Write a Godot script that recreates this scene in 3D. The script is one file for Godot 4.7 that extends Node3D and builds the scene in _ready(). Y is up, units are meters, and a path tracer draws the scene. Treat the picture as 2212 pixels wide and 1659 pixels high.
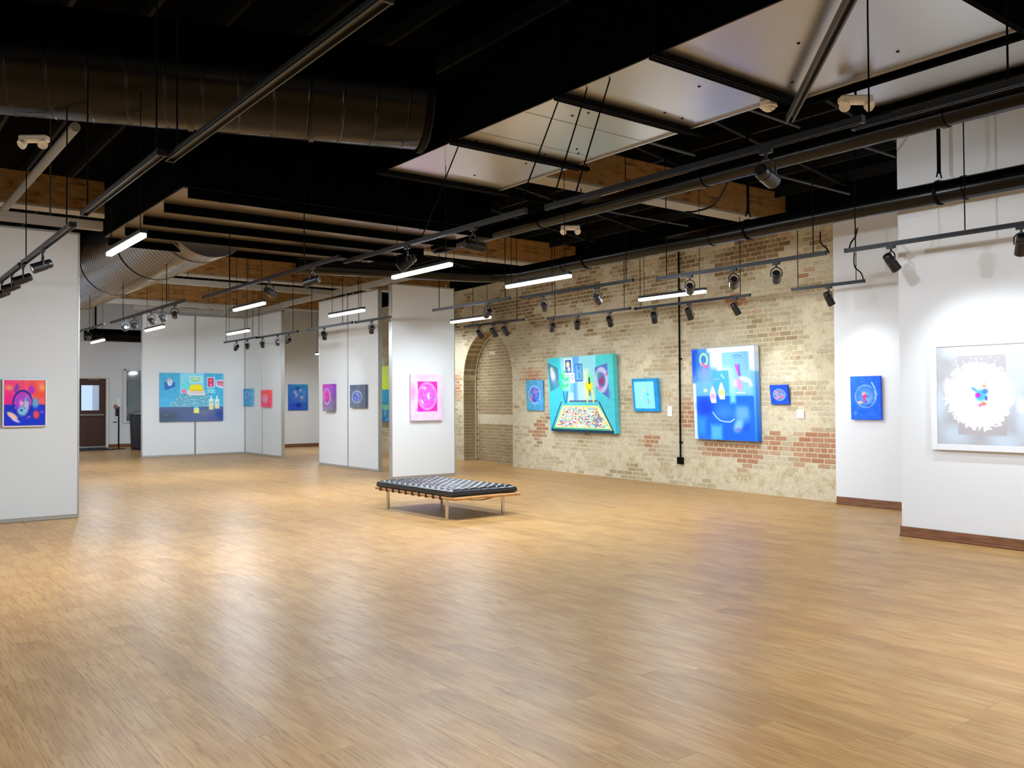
extends Node3D
# A brick-walled gallery with hanging partition panels, track lighting and a tufted daybed.
# World: x runs along the gallery (the far door is at -x), z runs across it (the brick wall is at -z), y is up, the floor is y = 0.

var W := 2212.0
var HH := 1659.0
var FOC := 1886.1
var cam: Camera3D
var eye := Vector3(0, 1.5, 0)
var names := {}
var M := {}
var rng := RandomNumberGenerator.new()

const LED := 3.9        # energy of each of the two faces of a linear pendant
const SPOT := 2.25       # energy of one track head
const WARM := Color(0.935, 0.985, 1.045)

# ------------------------------------------------------------------ pixels to places
func ray(px: float, py: float) -> Vector3:
	return cam.basis * Vector3((px - W / 2) / FOC, -(py - HH / 2) / FOC, -1)
func at_h(px: float, py: float, h: float) -> Vector3:
	var d := ray(px, py)
	return eye + d * ((h - eye.y) / d.y)
func at_z(px: float, py: float, z: float) -> Vector3:
	var d := ray(px, py)
	return eye + d * ((z - eye.z) / d.z)
func at_x(px: float, py: float, x: float) -> Vector3:
	var d := ray(px, py)
	return eye + d * ((x - eye.x) / d.x)

# ------------------------------------------------------------------ nodes
func numbered(parent: Node, called: String) -> String:
	var key := str(parent.get_instance_id()) + called
	var n: int = names.get(key, 0)
	names[key] = n + 1
	return called if n == 0 else "%s_%03d" % [called, n]
func thing(called: String, label: String, category: String, group := "", pos := Vector3.ZERO) -> Node3D:
	var o := Node3D.new()
	o.name = numbered(self, called)
	add_child(o)
	o.position = pos
	o.set_meta("label", label)
	o.set_meta("category", category)
	if group != "": o.set_meta("group", group)
	return o
func struct(called: String, label := "") -> Node3D:
	var o := Node3D.new()
	o.name = numbered(self, called)
	add_child(o)
	o.set_meta("kind", "structure")
	if label != "": o.set_meta("label", label)
	return o
func part(parent: Node3D, called: String, m: Mesh, mat: Material, label := "") -> MeshInstance3D:
	var o := MeshInstance3D.new()
	o.name = numbered(parent, called)
	o.mesh = m
	o.material_override = mat
	parent.add_child(o)
	if label != "": o.set_meta("label", label)
	return o
func S() -> SurfaceTool:
	var st := SurfaceTool.new()
	st.begin(Mesh.PRIMITIVE_TRIANGLES)
	return st

# ------------------------------------------------------------------ shapes
func tri(st: SurfaceTool, a: Vector3, b: Vector3, c: Vector3, na: Vector3, nb: Vector3, nc: Vector3, ua := Vector2.ZERO, ub := Vector2.ZERO, uc := Vector2.ZERO) -> void:
	if (b - a).cross(c - a).dot(na + nb + nc) > 0.0:
		var t := b; b = c; c = t
		var tn := nb; nb = nc; nc = tn
		var tu := ub; ub = uc; uc = tu
	st.set_normal(na); st.set_uv(ua); st.add_vertex(a)
	st.set_normal(nb); st.set_uv(ub); st.add_vertex(b)
	st.set_normal(nc); st.set_uv(uc); st.add_vertex(c)
func quad(st: SurfaceTool, a: Vector3, b: Vector3, c: Vector3, d: Vector3, n: Vector3, uv := [Vector2.ZERO, Vector2.ZERO, Vector2.ZERO, Vector2.ZERO]) -> void:
	tri(st, a, b, c, n, n, n, uv[0], uv[1], uv[2])
	tri(st, a, c, d, n, n, n, uv[0], uv[2], uv[3])
func box(st: SurfaceTool, c: Vector3, s: Vector3, b := Basis.IDENTITY, ch := 0.0) -> void:
	var h := s / 2.0
	var g: Vector3 = h - Vector3.ONE * ch
	for i in 3:
		var j: int = (i + 1) % 3
		var k: int = (i + 2) % 3
		for si in [-1.0, 1.0]:
			var ps := []
			for w in [[-1, -1], [1, -1], [1, 1], [-1, 1]]:
				var p := Vector3.ZERO
				p[i] = si * h[i]; p[j] = w[0] * g[j]; p[k] = w[1] * g[k]
				ps.append(c + b * p)
			var n := Vector3.ZERO
			n[i] = si
			quad(st, ps[0], ps[1], ps[2], ps[3], b * n)
			if ch > 0.0:
				for sj in [-1.0, 1.0]:
					var e := []
					for w in [[0, -1], [0, 1], [1, 1], [1, -1]]:
						var p := Vector3.ZERO
						p[i] = si * (h[i] if w[0] == 0 else g[i]); p[j] = sj * (g[j] if w[0] == 0 else h[j]); p[k] = w[1] * g[k]
						e.append(c + b * p)
					var m := Vector3.ZERO
					m[i] = si; m[j] = sj
					quad(st, e[0], e[1], e[2], e[3], (b * m).normalized())
	if ch > 0.0:
		for sx in [-1.0, 1.0]:
			for sy in [-1.0, 1.0]:
				for sz in [-1.0, 1.0]:
					var n: Vector3 = (b * Vector3(sx, sy, sz)).normalized()
					tri(st, c + b * Vector3(sx * h.x, sy * g.y, sz * g.z), c + b * Vector3(sx * g.x, sy * h.y, sz * g.z), c + b * Vector3(sx * g.x, sy * g.y, sz * h.z), n, n, n)
func boxm(c: Vector3, s: Vector3, b := Basis.IDENTITY, ch := 0.0) -> ArrayMesh:
	var st := S()
	box(st, c, s, b, ch)
	return st.commit()
func boxlh(lo: Vector3, hi: Vector3, ch := 0.0) -> ArrayMesh:
	return boxm((lo + hi) / 2, (hi - lo).abs(), Basis.IDENTITY, ch)
func frame_of(d: Vector3) -> Basis:      # columns: side, other side, d
	var z := d.normalized()
	var x := z.cross(Vector3.UP)
	if x.length() < 0.01: x = Vector3.RIGHT
	x = x.normalized()
	return Basis(x, z.cross(x), z)
func lathe(st: SurfaceTool, a: Vector3, dir: Vector3, prof: Array, segs := 16) -> void:   # prof: [distance along dir, radius]
	var f := frame_of(dir)
	for i in prof.size() - 1:
		var t0: float = prof[i][0]; var r0: float = prof[i][1]
		var t1: float = prof[i + 1][0]; var r1: float = prof[i + 1][1]
		var sl := Vector2(t1 - t0, r1 - r0)
		if sl.length() < 1e-6: continue
		sl = sl.normalized()
		for k in segs:
			var a0 := TAU * k / segs
			var a1 := TAU * (k + 1) / segs
			var c0 := f.x * cos(a0) + f.y * sin(a0)
			var c1 := f.x * cos(a1) + f.y * sin(a1)
			var n0 := c0 * sl.x - f.z * sl.y
			var n1 := c1 * sl.x - f.z * sl.y
			var p00 := a + f.z * t0 + c0 * r0
			var p01 := a + f.z * t0 + c1 * r0
			var p10 := a + f.z * t1 + c0 * r1
			var p11 := a + f.z * t1 + c1 * r1
			if r0 > 1e-5: tri(st, p00, p01, p11, n0, n1, n1)
			if r1 > 1e-5: tri(st, p00, p11, p10, n0, n1, n0)
func rod(st: SurfaceTool, a: Vector3, b: Vector3, r: float, segs := 8) -> void:
	var l := a.distance_to(b)
	lathe(st, a, b - a, [[0.0, 0.0], [0.0001, r], [l - 0.0001, r], [l, 0.0]], segs)
func rodm(a: Vector3, b: Vector3, r: float, segs := 8) -> ArrayMesh:
	var st := S()
	rod(st, a, b, r, segs)
	return st.commit()
func tube(st: SurfaceTool, pts: Array, r: float, segs := 8) -> void:
	var rings := []
	for i in pts.size():
		var d: Vector3 = (pts[mini(i + 1, pts.size() - 1)] - pts[maxi(i - 1, 0)]).normalized()
		var up := Vector3.UP if absf(d.y) < 0.95 else Vector3(0.3, 0, 1)
		var x := d.cross(up).normalized()
		var y := d.cross(x)
		var ring := []
		for k in segs:
			var a := TAU * k / segs
			ring.append(x * cos(a) + y * sin(a))
		rings.append(ring)
	for i in pts.size() - 1:
		for k in segs:
			var k1: int = (k + 1) % segs
			tri(st, pts[i] + rings[i][k] * r, pts[i] + rings[i][k1] * r, pts[i + 1] + rings[i + 1][k1] * r, rings[i][k], rings[i][k1], rings[i + 1][k1])
			tri(st, pts[i] + rings[i][k] * r, pts[i + 1] + rings[i + 1][k1] * r, pts[i + 1] + rings[i + 1][k] * r, rings[i][k], rings[i + 1][k1], rings[i + 1][k])
func tubem(pts: Array, r: float, segs := 8) -> ArrayMesh:
	var st := S()
	tube(st, pts, r, segs)
	return st.commit()
func curve(pts: Array, n := 8) -> Array:
	var c := Curve3D.new()
	for i in pts.size():
		var t: Vector3 = (pts[mini(i + 1, pts.size() - 1)] - pts[maxi(i - 1, 0)]) / 6.0
		c.add_point(pts[i], -t, t)
	var out := []
	for i in (pts.size() - 1) * n + 1:
		out.append(c.sample(int(float(i) / n), fmod(float(i) / n, 1.0)) if i < (pts.size() - 1) * n else pts[-1])
	return out
func extrude(st: SurfaceTool, poly: PackedVector2Array, o: Vector3, u: Vector3, n: Vector3, depth: float) -> void:   # outline in (u, y); the front face is at o, the back at o - n * depth
	var idx := Geometry2D.triangulate_polygon(poly)
	var p := []
	for v in poly: p.append(o + u * v.x + Vector3.UP * v.y)
	for i in range(0, idx.size(), 3):
		tri(st, p[idx[i]], p[idx[i + 1]], p[idx[i + 2]], n, n, n, poly[idx[i]], poly[idx[i + 1]], poly[idx[i + 2]])
		tri(st, p[idx[i]] - n * depth, p[idx[i + 1]] - n * depth, p[idx[i + 2]] - n * depth, -n, -n, -n)
	var area := 0.0
	for i in poly.size():
		var a: Vector2 = poly[i]; var b: Vector2 = poly[(i + 1) % poly.size()]
		area += a.cross(b)
	for i in poly.size():
		var j: int = (i + 1) % poly.size()
		var e: Vector2 = poly[j] - poly[i]
		var m2 := Vector2(e.y, -e.x) * signf(area)
		var m := (u * m2.x + Vector3.UP * m2.y).normalized()
		quad(st, p[i], p[j], p[j] - n * depth, p[i] - n * depth, m, [poly[i], poly[j], poly[j] + Vector2(depth, depth * 0.3), poly[i] + Vector2(depth, depth * 0.3)])

# ------------------------------------------------------------------ materials
func mat(hex: String, rough := 0.6, metal := 0.0, spec := 0.5) -> StandardMaterial3D:
	var m := StandardMaterial3D.new()
	m.albedo_color = Color(hex)
	m.roughness = rough
	m.metallic = metal
	m.metallic_specular = spec
	return m
func glow(hex: String, energy: float) -> StandardMaterial3D:
	var m := mat(hex, 0.5)
	m.emission_enabled = true
	m.emission = Color(hex)
	m.emission_energy_multiplier = energy
	return m
func noise(seed_: int, freq: float, oct := 4, kind := FastNoiseLite.TYPE_SIMPLEX_SMOOTH) -> FastNoiseLite:
	var n := FastNoiseLite.new()
	n.seed = seed_
	n.frequency = freq
	n.fractal_octaves = oct
	n.noise_type = kind
	return n
func ramp_tex(w: int, h: int, n: FastNoiseLite, cols: Array, sx := 1.0, sy := 1.0, n2: FastNoiseLite = null, fx := 1.0, fy := 1.0, amount := 0.0) -> ImageTexture:   # tiles by mirroring half the picture
	var im := Image.create(w, h, true, Image.FORMAT_RGB8)
	for y in h:
		for x in w:
			var mx := x if x < w / 2 else w - 1 - x
			var my := y if y < h / 2 else h - 1 - y
			var v := n.get_noise_2d(mx * sx, my * sy) * 0.5 + 0.5
			if n2: v += n2.get_noise_2d(mx * fx, my * fy) * amount
			v = clampf((v - 0.5) * 1.6 + 0.5, 0.0, 0.9999) * (cols.size() - 1)
			var i := int(v)
			im.set_pixel(x, y, (cols[i] as Color).lerp(cols[i + 1], v - i))
	im.generate_mipmaps()
	return ImageTexture.create_from_image(im)
func tri_mat(tex: Texture2D, scale: Vector3, rough: float, tint := Color.WHITE, spec := 0.5) -> StandardMaterial3D:
	var m := StandardMaterial3D.new()
	m.albedo_texture = tex
	m.albedo_color = tint
	m.uv1_triplanar = true
	m.uv1_world_triplanar = true
	m.uv1_scale = scale
	m.roughness = rough
	m.metallic_specular = spec
	return m
func flat_mat(tex: Texture2D, rough: float, tint := Color.WHITE, spec := 0.5) -> StandardMaterial3D:
	var m := StandardMaterial3D.new()
	m.albedo_texture = tex
	m.albedo_color = tint
	m.roughness = rough
	m.metallic_specular = spec
	return m
func make_materials() -> void:
	M.white = mat("e2e2e0", 0.75, 0.0, 0.3)
	M.panel = mat("d6d8d6", 0.6, 0.0, 0.35)
	M.alu = mat("b4b4b0", 0.35, 0.6)
	M.railw = mat("a9a59b", 0.5, 0.1)
	M.black = mat("060606", 0.6, 0.0, 0.2)
	M.matte = mat("040404", 0.85, 0.0, 0.1)
	M.blackgloss = mat("101112", 0.32)
	M.head = mat("111112", 0.38)
	M.deck = mat("070707", 0.9, 0.0, 0.1)
	M.joist = mat("101112", 0.6, 0.0, 0.3)
	M.steelgrey = mat("4c4d4e", 0.5, 0.3)
	M.conduit = mat("8d8a80", 0.45, 0.3)
	M.duct = mat("060606", 0.2, 0.0, 0.35)
	M.sheet = mat("b0aca6", 0.3, 0.9)
	M.bronze = mat("857a6c", 0.36, 0.85)
	M.silver = mat("8a8a8c", 0.24, 0.9)
	M.chrome = mat("c9c6c0", 0.15, 1.0)
	M.leather = mat("0e0f13", 0.34, 0.0, 0.6)
	M.strap = mat("15120f", 0.5)
	M.plastic = mat("e6dfd0", 0.5)
	M.doorwood = mat("4a2a1c", 0.45)
	M.dark = mat("17181b", 0.5)
	M.paper = mat("efeeea", 0.8)
	M.baseb = mat("5a3826", 0.4)
	M.led = glow("fff3df", 9.0)
	M.lens = glow("fffaf2", 7.0)
	M.glass = mat("dfe8f0", 0.05)
	M.glass.transparency = BaseMaterial3D.TRANSPARENCY_ALPHA
	M.glass.albedo_color.a = 0.12
	M.cavity = mat("1a1a1a", 0.8)
	var tim := ramp_tex(512, 256, noise(5, 0.02, 4), [Color("6b4620"), Color("966a33"), Color("a2763b"), Color("ab8146"), Color("8d612c")], 0.8, 1.5, noise(6, 0.05, 2), 0.12, 1.6, 0.12)
	M.timber = tri_mat(tim, Vector3(0.5, 0.9, 0.28), 0.7)
	M.oak = tri_mat(tim, Vector3(2, 2, 2), 0.4, Color(1.15, 1.1, 1.05))
	var deal := ramp_tex(512, 256, noise(15, 0.03, 4), [Color("6a4229"), Color("7c5036"), Color("8a5c40")], 0.3, 2.0)
	M.skirt = tri_mat(deal, Vector3(0.7, 2.0, 0.7), 0.38)
	# limewash and bare clay, used for plaster, mortar and the bricks
	var lime := ramp_tex(512, 512, noise(21, 0.012, 5), [Color("bfae8c"), Color("cfc1a2"), Color("d6caac"), Color("dad0b7"), Color("cdc0a2")], 1, 1, noise(22, 0.06, 3), 1, 1, 0.2)
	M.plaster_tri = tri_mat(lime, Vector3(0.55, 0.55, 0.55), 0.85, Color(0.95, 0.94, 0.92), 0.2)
	M.plaster = flat_mat(lime, 0.85, Color(0.95, 0.94, 0.92), 0.2)
	M.plaster.uv1_scale = Vector3(0.55, 0.55, 1)
	var nz := noise(23, 0.05, 5).get_seamless_image(256, 256)
	nz.bump_map_to_normal_map(3.0)
	nz.generate_mipmaps()
	M.plaster.normal_enabled = true
	M.plaster.normal_texture = ImageTexture.create_from_image(nz)
	M.plaster.normal_scale = 0.5
	var grit := ramp_tex(512, 512, noise(31, 0.03, 5), [Color("b4afa6"), Color("dedcd8"), Color("f4f4f2"), Color("e6e3de"), Color("c0bbb4")], 1, 1, noise(32, 0.12, 3), 1, 1, 0.4)
	M.brick = flat_mat(grit, 0.85, Color.WHITE, 0.2)
	M.brick.vertex_color_use_as_albedo = true
	M.grit = grit
	# floor boards: long grain, small dark flecks
	var wood := wood_tex()
	M.woods = []
	M.woodtints = []
	for t in [[1.0, 1.0, 1.0], [0.97, 0.965, 0.95], [1.02, 1.02, 1.01], [0.985, 0.965, 0.94], [1.01, 1.0, 0.985], [0.955, 0.94, 0.92], [1.0, 0.985, 0.96], [1.025, 1.015, 1.0]]:
		var c := Color(t[0], t[1], t[2])
		var m := flat_mat(wood, 0.36, c, 0.28)
		m.uv1_offset = Vector3(M.woods.size() * 0.37, M.woods.size() * 0.23, 0)
		M.woods.append(m)
		M.woodtints.append(c)
	M.floor_stuff = flat_mat(wood, 0.36, Color.WHITE, 0.28)
	M.floor_stuff.vertex_color_use_as_albedo = true
func wood_tex() -> ImageTexture:
	var w := 1024
	var h := 512
	var im := Image.create(w, h, true, Image.FORMAT_RGB8)
	var big := noise(41, 0.006, 3)
	var grain := noise(42, 0.02, 4)
	var fleck := noise(43, 0.03, 2)
	var base := [Color("aa7f4b"), Color("b58a55"), Color("be955f"), Color("c69e6a")]
	var dark := Color("7d5a38")
	for y in h:
		var my := y if y < h / 2 else h - 1 - y
		for x in w:
			var mx := x if x < w / 2 else w - 1 - x
			var v := 0.5 + big.get_noise_2d(mx * 0.6, my * 2.0) * 0.55 + grain.get_noise_2d(mx * 0.25, my * 4.0) * 0.45
			v = clampf(v, 0.0, 0.9999) * 3.0
			var i := int(v)
			var c: Color = (base[i] as Color).lerp(base[i + 1], v - i)
			var f := fleck.get_noise_2d(mx * 0.22 + 900.0, my * 4.6)
			c = c.lerp(dark, smoothstep(0.3, 0.7, f) * 0.6)
			im.set_pixel(x, y, c)
	im.generate_mipmaps()
	return ImageTexture.create_from_image(im)

# ------------------------------------------------------------------ painting
var im: Image
func blend_px(x: int, y: int, c: Color, a: float) -> void:
	if a > 0.003: im.set_pixel(x, y, im.get_pixel(x, y).lerp(c, minf(a, 1.0)))
func canvas(w: int, h: int, tl: String, tr_: String, bl: String, br: String, sd := 1, amount := 0.1) -> void:
	im = Image.create(w, h, true, Image.FORMAT_RGB8)
	var n := noise(sd, 0.02, 4)
	var a := Color(tl); var b := Color(tr_); var c := Color(bl); var d := Color(br)
	for y in h:
		for x in w:
			var v := n.get_noise_2d(x, y)
			var k := 1.0 + v * amount
			var fx := clampf(float(x) / w + v * 0.15, 0, 1)
			var fy := clampf(float(y) / h + v * 0.15, 0, 1)
			var col := a.lerp(b, fx).lerp(c.lerp(d, fx), fy)
			im.set_pixel(x, y, Color(col.r * k, col.g * k, col.b * k).clamp())
func blob(cx: float, cy: float, rx: float, ry: float, hex: String, alpha := 1.0, soft := 0.5, deg := 0.0, ring := 0.0) -> void:   # everything in shares of the width and height
	var w := im.get_width(); var h := im.get_height()
	var c := Color(hex)
	var r := maxf(rx, ry * h / w) * w * (1.0 + soft) + 2
	var co := cos(deg_to_rad(deg)); var si := sin(deg_to_rad(deg))
	for y in range(maxi(0, int(cy * h - r)), mini(h, int(cy * h + r) + 1)):
		for x in range(maxi(0, int(cx * w - r)), mini(w, int(cx * w + r) + 1)):
			var dx := x - cx * w; var dy := y - cy * h
			var q := Vector2((dx * co + dy * si) / (rx * w), (-dx * si + dy * co) / (ry * h)).length()
			var a: float
			if ring > 0.0: a = 1.0 - smoothstep(ring * (1.0 - soft), ring, absf(q - 1.0))
			else: a = 1.0 - smoothstep(1.0 - soft, 1.0 + soft * 0.3, q)
			blend_px(x, y, c, a * alpha)
func rect(x0: float, y0: float, x1: float, y1: float, hex: String, alpha := 1.0, soft := 0.004) -> void:
	var w := im.get_width(); var h := im.get_height()
	var c := Color(hex)
	for y in range(maxi(0, int((y0 - soft) * h)), mini(h, int((y1 + soft) * h) + 1)):
		for x in range(maxi(0, int((x0 - soft) * w)), mini(w, int((x1 + soft) * w) + 1)):
			var fx := (x + 0.5) / w; var fy := (y + 0.5) / h
			var d := minf(minf(fx - x0, x1 - fx), minf(fy - y0, y1 - fy))
			blend_px(x, y, c, alpha * smoothstep(-soft, soft, d))
func poly(pts: Array, hex: String, alpha := 1.0) -> void:
	var w := im.get_width(); var h := im.get_height()
	var pp := PackedVector2Array()
	var lo := Vector2(9, 9); var hi := Vector2(-9, -9)
	for i in range(0, pts.size(), 2):
		var v := Vector2(pts[i], pts[i + 1])
		pp.append(v); lo = lo.min(v); hi = hi.max(v)
	for y in range(maxi(0, int(lo.y * h)), mini(h, int(hi.y * h) + 1)):
		for x in range(maxi(0, int(lo.x * w)), mini(w, int(hi.x * w) + 1)):
			if Geometry2D.is_point_in_polygon(Vector2((x + 0.5) / w, (y + 0.5) / h), pp): blend_px(x, y, Color(hex), alpha)
func line(pts: Array, width: float, hex: String, alpha := 1.0) -> void:
	var w := im.get_width(); var h := im.get_height()
	for i in range(0, pts.size() - 2, 2):
		var a := Vector2(pts[i] * w, pts[i + 1] * h); var b := Vector2(pts[i + 2] * w, pts[i + 3] * h)
		var r := width * w
		for y in range(maxi(0, int(minf(a.y, b.y) - r - 1)), mini(h, int(maxf(a.y, b.y) + r + 2))):
			for x in range(maxi(0, int(minf(a.x, b.x) - r - 1)), mini(w, int(maxf(a.x, b.x) + r + 2))):
				var p := Vector2(x, y)
				blend_px(x, y, Color(hex), alpha * (1.0 - smoothstep(r * 0.5, r + 0.7, p.distance_to(Geometry2D.get_closest_point_to_segment(p, a, b)))))
func strokes(n: int, x0: float, y0: float, x1: float, y1: float, cols: Array, size := 0.05, alpha := 0.5, sd := 3) -> void:
	rng.seed = sd
	for i in n:
		blob(rng.randf_range(x0, x1), rng.randf_range(y0, y1), size * rng.randf_range(0.5, 1.5), size * rng.randf_range(0.2, 0.7), cols[rng.randi() % cols.size()], alpha, 0.7, rng.randf_range(0, 180))
func done() -> StandardMaterial3D:
	im.generate_mipmaps()
	var m := StandardMaterial3D.new()
	m.albedo_texture = ImageTexture.create_from_image(im)
	m.roughness = 0.55
	m.metallic_specular = 0.35
	return m

func art_red_blue() -> StandardMaterial3D:
	canvas(220, 232, "ff3f8f", "ff6a4a", "f41f96", "ff5a6e", 51, 0.12)
	blob(0.12, 0.16, 0.14, 0.08, "ffa06a", 0.8, 0.8); blob(0.93, 0.16, 0.1, 0.12, "ffb06a", 0.8, 0.8)
	blob(0.85, 0.3, 0.2, 0.1, "ff5236", 0.8, 0.8); blob(0.15, 0.4, 0.2, 0.14, "f6158f", 0.7, 0.8)
	rect(0, 0.54, 1, 1, "1033cf", 1.0, 0.02); strokes(18, 0, 0.6, 1, 1, ["0a2ae0", "1640d8", "0d2aa8"], 0.12, 0.4, 52)
	blob(0.3, 0.17, 0.06, 0.13, "6a3fc8", 0.85, 0.6, 15); blob(0.66, 0.21, 0.09, 0.11, "b01fe8", 0.85, 0.6, -10)
	blob(0.45, 0.5, 0.23, 0.27, "a93fe0", 0.9, 0.35); blob(0.45, 0.5, 0.23, 0.27, "1d25a8", 0.9, 0.4, 0, 0.12)
	blob(0.42, 0.5, 0.07, 0.1, "ffb4c8", 0.9, 0.7); blob(0.54, 0.52, 0.07, 0.2, "a8d4e8", 0.95, 0.6); blob(0.55, 0.42, 0.04, 0.06, "3c78e0", 0.8, 0.7)
	blob(0.44, 0.68, 0.14, 0.12, "86cfe6", 0.95, 0.5, 20); blob(0.42, 0.66, 0.04, 0.025, "173a90", 0.95, 0.6)
	blob(0.76, 0.5, 0.1, 0.14, "55b8e2", 0.9, 0.6); blob(0.78, 0.76, 0.09, 0.11, "ff4a4a", 0.95, 0.5); blob(0.92, 0.7, 0.06, 0.05, "9a48e8", 0.8, 0.7)
	blob(0.2, 0.78, 0.17, 0.065, "ffcdb4", 0.98, 0.4, 32); blob(0.28, 0.88, 0.14, 0.04, "f4d6f6", 0.9, 0.6, 25)
	blob(0.58, 0.82, 0.07, 0.04, "b63fe0", 0.7, 0.8); strokes(30, 0.25, 0.35, 0.75, 0.85, ["ff7ad0", "8fe0ee", "5a30c0", "ffb0a0"], 0.03, 0.5, 53)
	return done()
func art_sofa() -> StandardMaterial3D:
	canvas(440, 340, "4aa7cc", "49b3d8", "5cc0ee", "46c2f0", 61, 0.05)
	rect(0.31, 0, 0.69, 0.66, "8fdcee", 0.9, 0.01); rect(0.69, 0, 0.72, 0.6, "4fb4e4", 0.9, 0.005)
	poly([0.10, 0.72, 0.34, 0.42, 0.74, 0.42, 0.78, 0.72], "7cbfd2")
	rng.seed = 62
	for r in 9:
		for k in 22:
			var fy := 0.45 + r * 0.031
			var l := lerpf(0.34, 0.12, (fy - 0.42) / 0.3)
			blob(lerpf(l, 0.77, (k + 0.5 * (r % 2)) / 21.5), fy, 0.014, 0.008, "2f7d9e" if rng.randf() < 0.7 else "a9d6e4", 0.75, 0.5, -15)
	rect(0, 0.7, 1, 1, "5a6a92", 1.0, 0.006)
	blob(0.1, 0.9, 0.25, 0.16, "4a5a66", 0.8, 0.8); blob(0.95, 0.88, 0.1, 0.16, "2a4ea2", 0.9, 0.8); blob(0.7, 0.82, 0.16, 0.1, "747ea0", 0.7, 0.8); blob(0.8, 0.93, 0.16, 0.06, "5f62a6", 0.7, 0.8)
	line([0.04, 0.83, 0.08, 0.84, 0.09, 0.88, 0.12, 0.84, 0.16, 0.83], 0.003, "8090b0", 0.8)
	poly([0.06, 0.19, 0.23, 0.19, 0.235, 0.28, 0.08, 0.36], "2f6fc0"); blob(0.15, 0.19, 0.045, 0.09, "ecebf0", 0.95, 0.4); blob(0.14, 0.14, 0.035, 0.045, "c79ab6", 0.8, 0.7); blob(0.155, 0.2, 0.02, 0.03, "a8bcb8", 0.9, 0.6)
	rect(0.46, 0.06, 0.66, 0.2, "bdf0f2", 1.0); rect(0.475, 0.08, 0.64, 0.18, "9ad8b4", 1.0); blob(0.55, 0.12, 0.05, 0.03, "c4f0a8", 0.9, 0.7); line([0.53, 0.165, 0.57, 0.165], 0.004, "4a7a6a")
	rect(0.735, 0.075, 0.865, 0.3, "b8dcf6", 1.0); rect(0.75, 0.095, 0.845, 0.28, "d8405e", 1.0); blob(0.795, 0.15, 0.03, 0.03, "f48a78", 0.9, 0.6); blob(0.8, 0.24, 0.025, 0.04, "ff90d8", 0.9, 0.6); blob(0.825, 0.2, 0.015, 0.04, "c02a90", 0.9, 0.6)
	poly([0.875, 0.145, 1, 0.12, 1, 0.325, 0.88, 0.27], "cfe2f8"); poly([0.895, 0.16, 1, 0.15, 1, 0.28, 0.9, 0.245], "e0889e"); line([0.9, 0.17, 1, 0.2], 0.008, "8a5a78", 0.7)
	rect(0.74, 0.32, 0.87, 0.42, "8fdce4", 0.9)
	for b in [[0.36, 0.25], [0.41, 0.19], [0.44, 0.23], [0.39, 0.3], [0.43, 0.3]]: blob(b[0], b[1], 0.035, 0.035, "4fe0cc", 0.8, 0.6, 30)
	poly([0.33, 0.34, 0.41, 0.34, 0.395, 0.42, 0.35, 0.42], "ff70b0"); line([0.38, 0.43, 0.38, 0.47], 0.004, "3a7090")
	poly([0.42, 0.36, 0.44, 0.46, 0.71, 0.46, 0.7, 0.36], "e4dcd8"); poly([0.45, 0.37, 0.475, 0.25, 0.5, 0.235, 0.63, 0.235, 0.655, 0.26, 0.685, 0.37], "f4e61c"); rect(0.47, 0.345, 0.68, 0.375, "e8c050", 0.9); rect(0.46, 0.39, 0.69, 0.42, "cfc8d0", 0.9)
	line([0.77, 0.42, 0.82, 0.47], 0.006, "2f80a8")
	rect(0.535, 0.68, 0.6, 0.75, "6cd0d0", 1.0, 0.01); rect(0.525, 0.74, 0.61, 0.83, "f2ee7a", 1.0, 0.012); rect(0.525, 0.73, 0.61, 0.745, "e6f4ea", 1.0)
	for b in [[0.805, 0.46, 0.76], [0.9, 0.47, 0.74]]:
		rect(b[0] - 0.012, b[1], b[0] + 0.012, b[1] + 0.08, "d8f6f4", 1.0, 0.008); rect(b[0] - 0.035, b[1] + 0.07, b[0] + 0.035, b[2], "e4f8ea", 1.0, 0.015); rect(b[0] - 0.026, b[1] + 0.19, b[0] + 0.026, b[2] - 0.01, "f4dd90", 0.95, 0.01); rect(b[0] - 0.024, b[1] + 0.13, b[0] + 0.024, b[1] + 0.17, "b4c8a0", 0.9)
	return done()
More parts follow.
